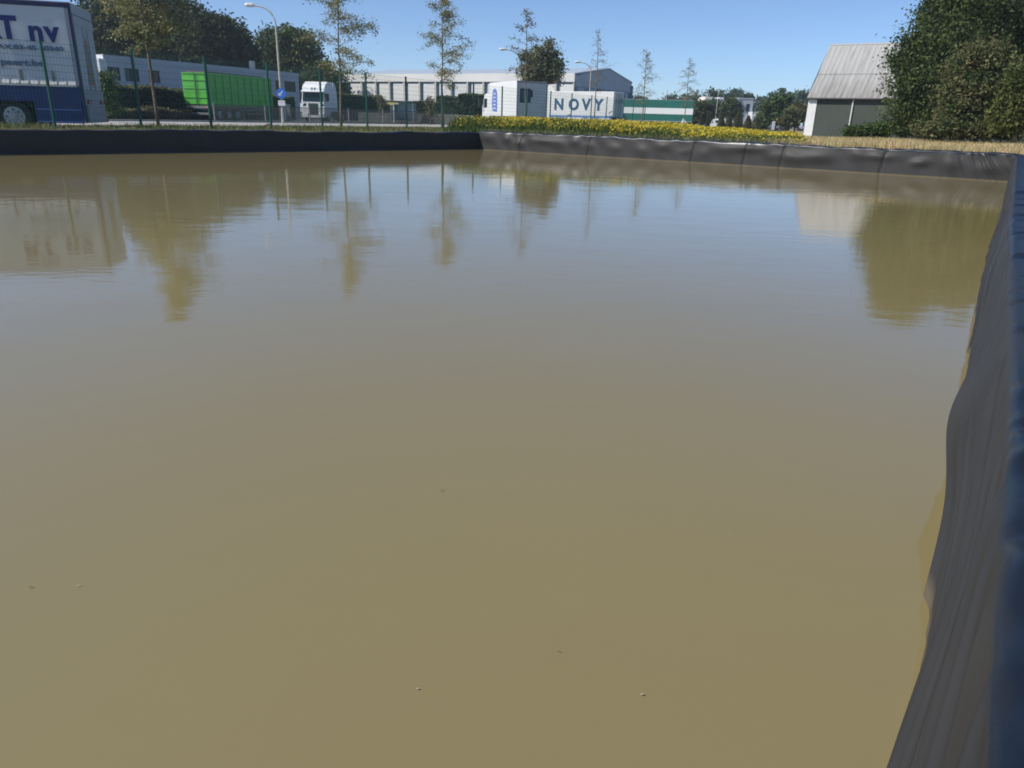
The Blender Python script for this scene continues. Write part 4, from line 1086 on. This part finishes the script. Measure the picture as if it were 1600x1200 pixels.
# nearer garden trees and conifers left of the barn
for px, Y, els, lm, lab in (
    (1097, 150, [(1097, 172, 14), (1088, 180, 12), (1104, 182, 10)], L_DARK, 'dark rounded tree right beside the end of the striped trailer'),
    (1142, 170, [(1142, 166, 13), (1134, 174, 10), (1150, 176, 10)], L_DARK, 'dark round tree hiding the front of the white house'),
    (1112, 185, [(1114, 164, 9), (1116, 176, 9)], L_FAR, 'slim green tree growing behind the far street lamp'),
    (1212, 125, [(1214, 166, 16), (1222, 158, 12), (1206, 180, 12), (1218, 182, 14), (1204, 165, 8)], L_MID, 'leafy mid green tree with a visible dark trunk left of the barn'),
    (1243, 120, [(1240, 182, 15), (1252, 172, 10), (1232, 188, 10)], L_OLIVE, 'olive green bushy tree touching the left end of the barn'),
    (1194, 140, [(1194, 183, 8), (1190, 192, 8)], L_MID, 'small light green tree beside the white annexe')):
    b0 = gpx(px, Y, .3); el = [E3(x, y, r_, Y, b0) for x, y, r_ in els]
    tree('garden_tree', b0, el, 5000, .28, lm, lab, .16, .4, 40, limbs=8)
def conifer(px, Y, top, rpx, label):
    b0 = gpx(px, Y, .3); h = atY(px, top, Y).z - .3; r_ = abs(atY(px + rpx, 190, Y).x - b0.x)
    n = 3500; t = rng.random(n) ** .8; a = rng.uniform(0, 6.283, n); rr = r_ * (1 - t) ** .75 * rng.uniform(.6, 1.05, n) * (1 + .15 * np.sin(a * 5 + t * 20))
    C = np.stack([np.cos(a) * rr, np.sin(a) * rr, .15 + t * h], 1); A, B = leaves(C, .2)
    T = empty('conifer', b0, 90, label, 'conifer', 'clipped conifers before the white house')
    quads_mesh('foliage', C, A, B, L_OLIVE, T); q = MB(); q.tube([(0, 0, 0), (0, 0, h * .9)], [.12, .03], 6); q.build('trunk', M_BARK, T)
for px, Y, top, r_, lab in ((1127, 140, 178, 6, 'conifer with a rounded top immediately right of the far street lamp'), (1139, 143, 178, 6, 'conifer leaning close to the round dark tree, second in the row'), (1153, 138, 177, 8, 'broadest conical conifer in front of the grey house block'),
                        (1169, 136, 183, 7, 'short conical conifer in front of the white porch'), (1184, 134, 186, 7, 'low squat conifer at the right end of the row'), (1095, 132, 180, 3, 'thin upright conifer close to the end of the striped trailer'), (1106, 132, 178, 3, 'thin upright conifer between the blue car and the far lamp')):
    conifer(px, Y, top, r_, lab)

# clipped hedges: leaf shell over a dark solid core
def hedge(p0, p1, h, w_, label, dens=160, lm=L_HEDGE, top=None, name='hedge'):
    d = p1 - p0; az = math.degrees(math.atan2(d.x, d.y)); L = math.hypot(d.x, d.y)
    T = empty(name, (p0.x, p0.y, .35), az, label, 'hedge')
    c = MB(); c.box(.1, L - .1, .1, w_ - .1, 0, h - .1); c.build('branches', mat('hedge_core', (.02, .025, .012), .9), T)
    n = int(dens * L * h); C = np.stack([rng.uniform(0, L, n), rng.normal(0, .05, n), rng.uniform(.0, h, n)], 1)
    n2 = int(dens * 1.5 * L * w_); C2 = np.stack([rng.uniform(0, L, n2), rng.uniform(0, w_, n2), h + rng.normal(0, .06, n2)], 1)
    n3 = int(dens * w_ * h); C3 = np.concatenate([np.stack([rng.normal(x, .05, n3), rng.uniform(0, w_, n3), rng.uniform(0, h, n3)], 1) for x in (0, L)])
    lump = lambda C: C + np.stack([0 * C[:, 0], .10 * np.sin(C[:, 0] * 1.7) * np.cos(C[:, 2] * 2.1), .09 * np.sin(C[:, 0] * .9 + 1) * (C[:, 2] / h)], 1)
    C = lump(np.concatenate([C, C3])); C2 = lump(C2)
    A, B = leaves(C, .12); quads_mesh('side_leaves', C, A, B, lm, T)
    A, B = leaves(C2, .12); quads_mesh('top_leaves', C2, A, B, top or L_OLIVE, T)  # tops default to lighter olive leaves, sunlight painted into their colour
hp = lambda px, Y: Vector((atY(px, 185, Y).x, Y, 0))
hedge(hp(161, 57), hp(462, 92), 2.35, 2.0, 'tall clipped hedge in front of the grey office building', 130)
hedge(hp(161, 53), hp(298, 66), .75, .9, 'knee-high clipped hedge at the foot of the tall left hedge', 120, L_BROWN, L_BROWN)
hedge(hp(529, 98), hp(598, 102), 3.0, 1.6, 'clipped hedge between the tractor unit and the bus shelter, before the white hall', 120)
hedge(hp(598, 103), hp(716, 92), 2.35, 1.6, 'lower hedge stretch behind the bus shelter, before the white hall', 120)
hedge(hp(682, 100), hp(717, 97), 3.1, 1.6, 'raised hedge block behind the lower hedge stretch', 120)
hedge(hp(716, 83), hp(748, 82), 2.95, 2.2, 'dark square hedge block immediately left of the white box truck', 170)
# low grey wall along the yard behind the low fence
a, b = hp(560, 96), hp(742, 79); d = b - a
T = empty('garden_wall', (a.x, a.y, .35), math.degrees(math.atan2(d.x, d.y)), 'low weathered grey wall at the foot of the hedge left of the white box truck', 'wall')
q = MB(); q.box(0, d.length, 0, .2, 0, .95); q.build('wall', mat('weathered_concrete', (.075, .075, .07), .9, noise=.4, nscale=1.2), T)
q = MB(); q.box(0, d.length, -.03, .23, .952, 1.0); q.build('coping', mat('coping', (.17, .17, .15), .9), T)

# young street trees: straight pale stem, fine branches, sparse leaves
def young(base, h, spread, n_leaf, lm, label, br=26, seed=1, leaf=.07, clear=.38, tr=.055, shape=1.0):
    rr = random.Random(seed)
    T = empty('young_tree', base, 90, label, 'tree', 'young street trees in a row')
    t = MB(); pts = []; x = y = 0
    for k in range(9):
        f = k / 8; pts.append(Vector((x, y, h * f))); x += rr.uniform(-.05, .05) * h / 8; y += rr.uniform(-.05, .05) * h / 8
    t.tube(pts, [tr * (1 - .9 * k / 8) + .006 for k in range(9)], 7)
    t.build('trunk', M_BARKP, T, True)
    b = MB(); C = []
    for k in range(br):
        f = clear + (1 - clear) * (k + rr.random()) / br * .97
        i = min(7, int(f * 8)); s = pts[i].lerp(pts[i+1], f * 8 - i)
        a = rr.uniform(0, 6.283); prof = math.sin(min(1, (f - clear) / (1 - clear) * 1.15 + .12) * math.pi) ** .7
        ln = spread * (.35 + .65 * prof) * rr.uniform(.6, 1.15)
        up = rr.uniform(.1, .75)
        p = [s]; d = Vector((math.cos(a), math.sin(a), up)).normalized()
        for j in range(5):
            d = (d + Vector((rr.uniform(-.25, .25), rr.uniform(-.25, .25), rr.uniform(-.30, .12)))).normalized()
            p.append(p[-1] + d * ln / 5)
        b.tube(p, [.016, .013, .010, .008, .006, .004], 4, cap=False)
        for j in range(2, 6):
            for _ in range(rr.randint(2, 4)):
                d2 = Vector((rr.uniform(-1, 1), rr.uniform(-1, 1), rr.uniform(-.5, .5))).normalized(); q = p[j] + d2 * ln * .22
                b.tube([p[j], p[j].lerp(q, .5) + Vector((0, 0, .02)), q], [.006, .005, .003], 3, cap=False)
                for _ in range(max(1, n_leaf // (br * 7))): C.append(p[j].lerp(q, rr.random() * 1.2) + Vector((rr.gauss(0, .11), rr.gauss(0, .11), rr.gauss(0, .09))))
        for _ in range(n_leaf // (br * 3)): i_ = rr.randint(0, 4); C.append(p[i_].lerp(p[i_ + 1], rr.random()) + Vector((rr.gauss(0, .15), rr.gauss(0, .15), rr.gauss(0, .11))))
    b.build('branches', mat('twig', (.19, .155, .12), .8), T, True)
    if C:
        C = np.array([tuple(c) for c in C]); A, B = leaves(C, leaf); quads_mesh('crown', C, A, B, lm, T)
    return T
young(gpx(247, 33), 7.4, 1.85, 6500, L_YOUNG, 'young tree with olive brown leaves in front of the grey building, leftmost of the row', 44, 3, .055, .42, .07)
young(gpx(533, 39), 7.3, 1.75, 3600, L_YOUNG, 'young tree with drooping side branches right of the white tractor unit', 38, 5, .045, .34, .06)
young(gpx(693, 45), 7.0, 1.6, 3000, L_YOUNG, 'young tree in front of the white hall, left of the box truck', 38, 8, .045, .34, .055)
young(gpx(820, 52), 7.4, 1.2, 500, L_BROWN, 'nearly bare young tree whose top pokes above the dense olive tree', 22, 12, .06, .45, .05)
young(gpx(929, 59), 7.1, 1.0, 350, L_BROWN, 'nearly bare young tree in front of the trailer reading NOVY', 34, 14, .045, .40, .05)
young(gpx(1003, 69), 6.7, 1.3, 600, L_YOUNG, 'thin young tree in front of the left part of the striped trailer', 34, 19, .05, .34, .05)
young(gpx(1068, 77), 6.6, 1.35, 600, L_YOUNG, 'thin young tree before the right end of the striped trailer', 34, 23, .05, .34, .05)
for px, lab, sd in ((598, 'small brownish bush-like tree left of the bus shelter', 31), (672, 'small rust brown tree in front of the hedge right of the bus shelter', 33)):
    b0 = gpx(px, 78); el = [E3(px, 160, 6, 78, b0, flat=1.6), E3(px + 1, 172, 5, 78, b0, flat=1.8)]
    tree('small_tree', b0, el, 900, .10, L_BROWN, lab, .05, .2, 25, limbs=8, bark=M_BARKP)
# climber growing up beside the rear of the left trailer
b0 = gpx(168, 47); el = [E3(166, 140, 10, 47, b0, flat=1.5), E3(170, 165, 11, 47, b0, flat=1.3), E3(163, 118, 5, 47, b0)]
tree('tall_bush', b0, el, 3500, .10, L_MID, 'narrow green bush growing between the blue trailer and the tall hedge', .06, .2, 40, cat='bush', limbs=8)

# big trees and bushes on the right
b0 = gpx(1470, 43)
el = [E3(x, y, r_, Y, b0) for x, y, r_, Y in [(1515, 25, 60, 43), (1474, 85, 54, 42), (1436, 132, 36, 41), (1508, -28, 36, 43), (1440, 168, 36, 41), (1565, 50, 52, 44), (1472, 28, 30, 43), (1414, 95, 17, 42), (1424, 72, 18, 42)]]
tree('oak_tree', b0, el, 85000, .085, L_DARK, 'largest dark green tree, overlapping the barn roof and rising out of the frame', .35, .42, 60, limbs=30)
b0 = gpx(1620, 47)
el = [E3(x, y, r_, 47, b0) for x, y, r_ in [(1620, 30, 48), (1600, 80, 50), (1660, 60, 70), (1610, -20, 40)]]
tree('oak_tree', b0, el, 26000, .11, L_DARK, 'dark tree at the right edge behind the olive bushes, with sky showing through', .3, .42, 60, limbs=24)
b0 = gpx(1530, 36)
el = [E3(x, y, r_, Y, b0) for x, y, r_, Y in [(1530, 110, 42, 36), (1512, 150, 38, 35.5), (1556, 165, 40, 36), (1500, 182, 24, 35), (1545, 88, 26, 36), (1580, 130, 34, 37)]]
tree('tall_bush', b0, el, 30000, .085, L_OLIVE, 'tall olive brown bush in front of the largest dark tree', .12, .30, 50, cat='bush', limbs=24, bark=M_BARKP)
b0 = gpx(1590, 32)
el = [E3(x, y, r_, 32, b0) for x, y, r_ in [(1592, 165, 28), (1605, 130, 26), (1575, 190, 20), (1625, 160, 40)]]
tree('tall_bush', b0, el, 14000, .08, leafmat('leaf_yellowish', (.11, .12, .03), (.07, .095, .025)), 'yellow-green bush at the right edge of the view, nearest the dry grass', .1, .26, 45, cat='bush', limbs=16, bark=M_BARKP)
b0 = gpx(1370, 44)
el = [E3(x, y, r_, 44, b0, flat=.6) for x, y, r_ in [(1330, 206, 9), (1355, 204, 11), (1385, 201, 14), (1420, 199, 18)]]
tree('low_bush', b0, el, 12000, .08, L_MID, 'low dark green bramble at the foot of the barn wall and the largest tree', .05, .22, 40, cat='bush', limbs=6, zmin=.02)
b0 = gpx(1475, 34)
el = [E3(x, y, r_, 34, b0, flat=.6) for x, y, r_ in [(1450, 204, 16), (1478, 202, 18), (1505, 206, 16), (1540, 203, 18), (1575, 206, 18)]]
tree('low_bush', b0, el, 12000, .07, L_OLIVE, 'low mixed green undergrowth in front of the olive brown bush', .05, .2, 40, cat='bush', limbs=6, zmin=.02)
# whitish board lying in front of the barn
p = atY(1352, 199, 50)
T = empty('pallet', (p.x, 50, gz1(p.x, 50)), 100, 'pale board leaning by the bramble in front of the barn wall', 'board')
q = MB(); q.prism([(-.3, .62), (.35, .5), (.32, .82), (-.28, .9)], 0, .05); q.build('board', M_WHITE, T); q = MB(); q.box(-.2, -.15, .05, .1, 0, .6); q.box(.2, .25, .05, .1, 0, .6); q.build('leg', M_GREY, T)

# ---------------------------------------------------------------- ground cover
def blades(name, P, h, lean, width, mt, label=None, mi=None):
    n = len(P); a = rng.uniform(0, 6.283, n); W = np.stack([np.cos(a), np.sin(a), 0 * a], 1) * (width * rng.uniform(.6, 1.4, n))[:, None]
    up = np.stack([rng.normal(0, lean, n), rng.normal(0, lean, n), np.ones(n)], 1) * h[:, None]
    C = P + up * .5
    V = np.empty((n, 4, 3), np.float32); V[:, 0] = P - W; V[:, 1] = P + W; V[:, 2] = P + up + W * .25; V[:, 3] = P + up - W * .25
    me = bpy.data.meshes.new(name); me.vertices.add(n * 4); me.vertices.foreach_set('co', V.reshape(-1))
    me.loops.add(n * 4); me.loops.foreach_set('vertex_index', np.arange(n * 4, dtype=np.int32))
    me.polygons.add(n); me.polygons.foreach_set('loop_start', np.arange(0, n * 4, 4, dtype=np.int32))
    o = link(name, me, mt)
    me.update(calc_edges=True); me.validate(); o['kind'] = 'stuff'
    return o
din = azv(32.6)                      # away from the basin across the far wall
dal = (A_ - B_).normalized()
def field_pts(n, s0, s1, d0, d1, pw=1.0):
    s = rng.uniform(s0, s1, n); d = d0 + (d1 - d0) * rng.random(n) ** pw
    X = B_.x + dal.x * s + din.x * d; Y = B_.y + dal.y * s + din.y * d
    return X, Y, s, d
Lb_ = (A_ - B_).length
def patch(X, Y, f): return np.sin(X * f + 1.3 * np.sin(Y * f * .7)) * np.cos(Y * f * 1.3 + .6)
# dry grass on the right
X, Y, s, d = field_pts(170000, -32, 11, .75, 26, 1.5)
m_ = (X - .335 * Y > -.2 + .5 * patch(X, Y, 1.1)) & (beyond(X, Y) < -1)
X, Y = X[m_], Y[m_]; h = .13 + .13 * rng.random(len(X)) + .06 * patch(X, Y, .9)
blades('dry_grass', np.stack([X, Y, gz(X, Y) - .01], 1), h, .35, .011, leafmat('straw', (.62, .46, .25), (.40, .36, .17), 1.2, .25))
X, Y, s, d = field_pts(9000, -30, 10, 5, 24); m_ = (X - .34 * Y > -.5) & (patch(X, Y, .6) > .25); X, Y = X[m_], Y[m_]
blades('green_grass', np.stack([X, Y, gz(X, Y) - .01], 1), .16 + .14 * rng.random(len(X)), .3, .014, L_MID)
# yellow flowering weeds
X, Y, s, d = field_pts(110000, 1.5, Lb_ + 3.0, 1.15, 13, 1.15)
edge = (X - .345 * Y) + .45 * patch(X, Y, 1.3)
m_ = (edge < .2) & (beyond(X, Y) < -.3); X, Y, d, s = X[m_], Y[m_], d[m_], s[m_]
tall = (.19 + .14 * smooth(1.5, 8, s) + .29 * smooth(7.5, 17, s)) * (1 + .14 * patch(X, Y, 1.9)) * smooth(.8, 2.0, d)
tall = np.maximum(tall, .16)
hh = tall * rng.uniform(.72, 1.05, len(X))
P = np.stack([X, Y, gz(X, Y) - .01], 1)
blades('weed_stems', P, hh, .13, .020, leafmat('weed_green', (.10, .15, .045), (.06, .105, .03), 1.3, .3))
nb = rng.integers(2, 8, len(X)) * (d > 1.45 + 1.0 * smooth(4, 13, s) * rng.random(len(X)))
keep = rng.random(len(X)) < np.clip(.46 + .4 * patch(X, Y, .8) + .45 * smooth(2.2, 4.4, d) - .15, .06, 1)
nb = nb * keep
P2 = np.repeat(P, nb, axis=0); h2 = np.repeat(hh, nb)
P2[:, 2] += h2 * rng.uniform(.62, 1.04, len(h2)); P2[:, :2] += rng.normal(0, .05, (len(h2), 2))
A, B = leaves(P2, .036, 1.2); A *= 1; B *= 1.5
o = quads_mesh('yellow_flowers', P2, A, B, mat('petal_yellow', (.70, .54, .03), .7, island=.25, trans=.3, col2=(.55, .47, .06), nscale=2)); o['kind'] = 'stuff'
# short pale-stemmed fringe right behind the far liner wall
X, Y, s, d = field_pts(16000, 0, Lb_ + .6, .78, 1.9); m_ = (X - .345 * Y < .6)
X, Y = X[m_], Y[m_]; blades('green_fringe', np.stack([X, Y, gz(X, Y) - .01], 1), rng.uniform(.05, .24, len(X)), .35, .014, leafmat('fringe', (.12, .14, .05), (.20, .19, .09), 2, .2))
# rough grass on the left bank
n = 60000
ss_ = rng.uniform(-8, 46, n); oo = rng.uniform(-9, 9, n) ; Pq = np.array([FEN0.x + FD.x * ss_ + FN.x * oo, FEN0.y + FD.y * ss_ + FN.y * oo]).T
dl = (A_ - E_).normalized(); out_ = Vector((-dl.y, dl.x, 0))
dist = (Pq[:, 0] - A_.x) * out_.x + (Pq[:, 1] - A_.y) * out_.y
pt = patch(Pq[:, 0], Pq[:, 1], .9) + .5 * patch(Pq[:, 0], Pq[:, 1], 2.7)
m_ = (dist > .95) & (pt > -.55) & ((dist > 1.6) | (pt > .3)) & (oo > -9)
# keep off the basin's far side
q1 = (Pq[:, 0] - B_.x) * din.x + (Pq[:, 1] - B_.y) * din.y
m_ &= (q1 < 40)
Pq = Pq[m_]; h = rng.uniform(.03, .13, len(Pq)) * (1 + .5 * pt[m_])
blades('bank_grass', np.stack([Pq[:, 0], Pq[:, 1], gz(Pq[:, 0], Pq[:, 1]) - .005], 1), np.abs(h) + .02, .4, .012, leafmat('bank_green', (.13, .17, .045), (.19, .18, .075), 1.5, .2))
# clods of earth on the bank
for k, (px, py, r_) in enumerate(((385, 197, .10), (404, 196, .16), (421, 197.5, .20), (433, 199, .14), (452, 200, .12), (360, 199, .10), (300, 201, .08), (75, 196, .12), (95, 199, .09), (700, 201, .14), (668, 203, .10))):
    p = onz(px, py, .62); me = bpy.data.meshes.new('earth_clod'); import bmesh
    bm = bmesh.new(); bmesh.ops.create_icosphere(bm, subdivisions=3, radius=r_)
    for v in bm.verts:
        f = 1 + .30 * math.sin(v.co.x * 31 / (r_ * 9) + k) * math.cos(v.co.y * 27 / (r_ * 9)) + rng.uniform(-.09, .09); v.co *= f; v.co.z *= .55; v.co.x *= 1.4
    bm.to_mesh(me); bm.free()
    tag(link('earth_clod', me, mat('clod_soil', (.075, .062, .05), .95, noise=.4, nscale=8), None, False, (p.x, p.y, gz1(p.x, p.y) + r_ * .15)), 'rough lump of dark earth lying on the bank above the left liner wall', 'clod', 'lumps of earth on the bank')
# floating bits on the water
p = onz(47, 917, .004); q = MB(); q.add([(-.006, 0, 0), (0, -.0025, .001), (.006, .001, .001), (.001, .0025, .001)], [(0, 1, 2, 3)])
tag(q.build('floating_leaf', mat('dead_leaf', (.06, .05, .02), .8), None, loc=p), 'tiny dark brown leaf floating on the water at lower left', 'leaf')
p = onz(122, 915, .004); q = MB(); q.add([(-.006, -.004, 0), (0, -.002, .001), (.007, .005, .001), (-.001, .0015, .001)], [(0, 1, 2, 3)])
tag(q.build('floating_feather', mat('pale_feather', (.33, .31, .22), .8), None, loc=p), 'tiny pale feather floating right of the dark leaf', 'feather')

for k, (px, py) in enumerate(((873, 1018), (652, 1076), (690, 766), (1138, 838), (528, 622), (1003, 1085), (237, 696), (1391, 655))):
    p = onz(px, py, .004); q = MB(); r_ = .0018 + .0006 * (k % 3) + .0012 * p.y / 3
    q.add([(-r_ * 1.5, 0, 0), (0, -r_ * .7, .001), (r_ * 1.6, .2 * r_, .001), (.1 * r_, r_ * .7, .001)], [(0, 1, 2, 3)])
    tag(q.build('floating_speck', MATS['pale_feather' if k % 2 else 'dead_leaf'], None, loc=p), 'tiny speck of debris floating alone on the open water', 'debris', 'specks floating on the water')

# ---------------------------------------------------------------- the air
hz = MB(); hz.box(-330, 330, -60, 330, -2.4, 19)
hm = bpy.data.materials.new('haze'); hm.use_nodes = True; hn = hm.node_tree; hn.nodes.clear()
ho = hn.nodes.new('ShaderNodeOutputMaterial'); hv = hn.nodes.new('ShaderNodeVolumePrincipled')
hv.inputs['Color'].default_value = (.78, .87, 1, 1); hv.inputs['Density'].default_value = .0004; hv.inputs['Anisotropy'].default_value = .2
hn.links.new(hv.outputs[0], ho.inputs['Volume'])
tag(hz.build('haze', hm), kind='stuff')
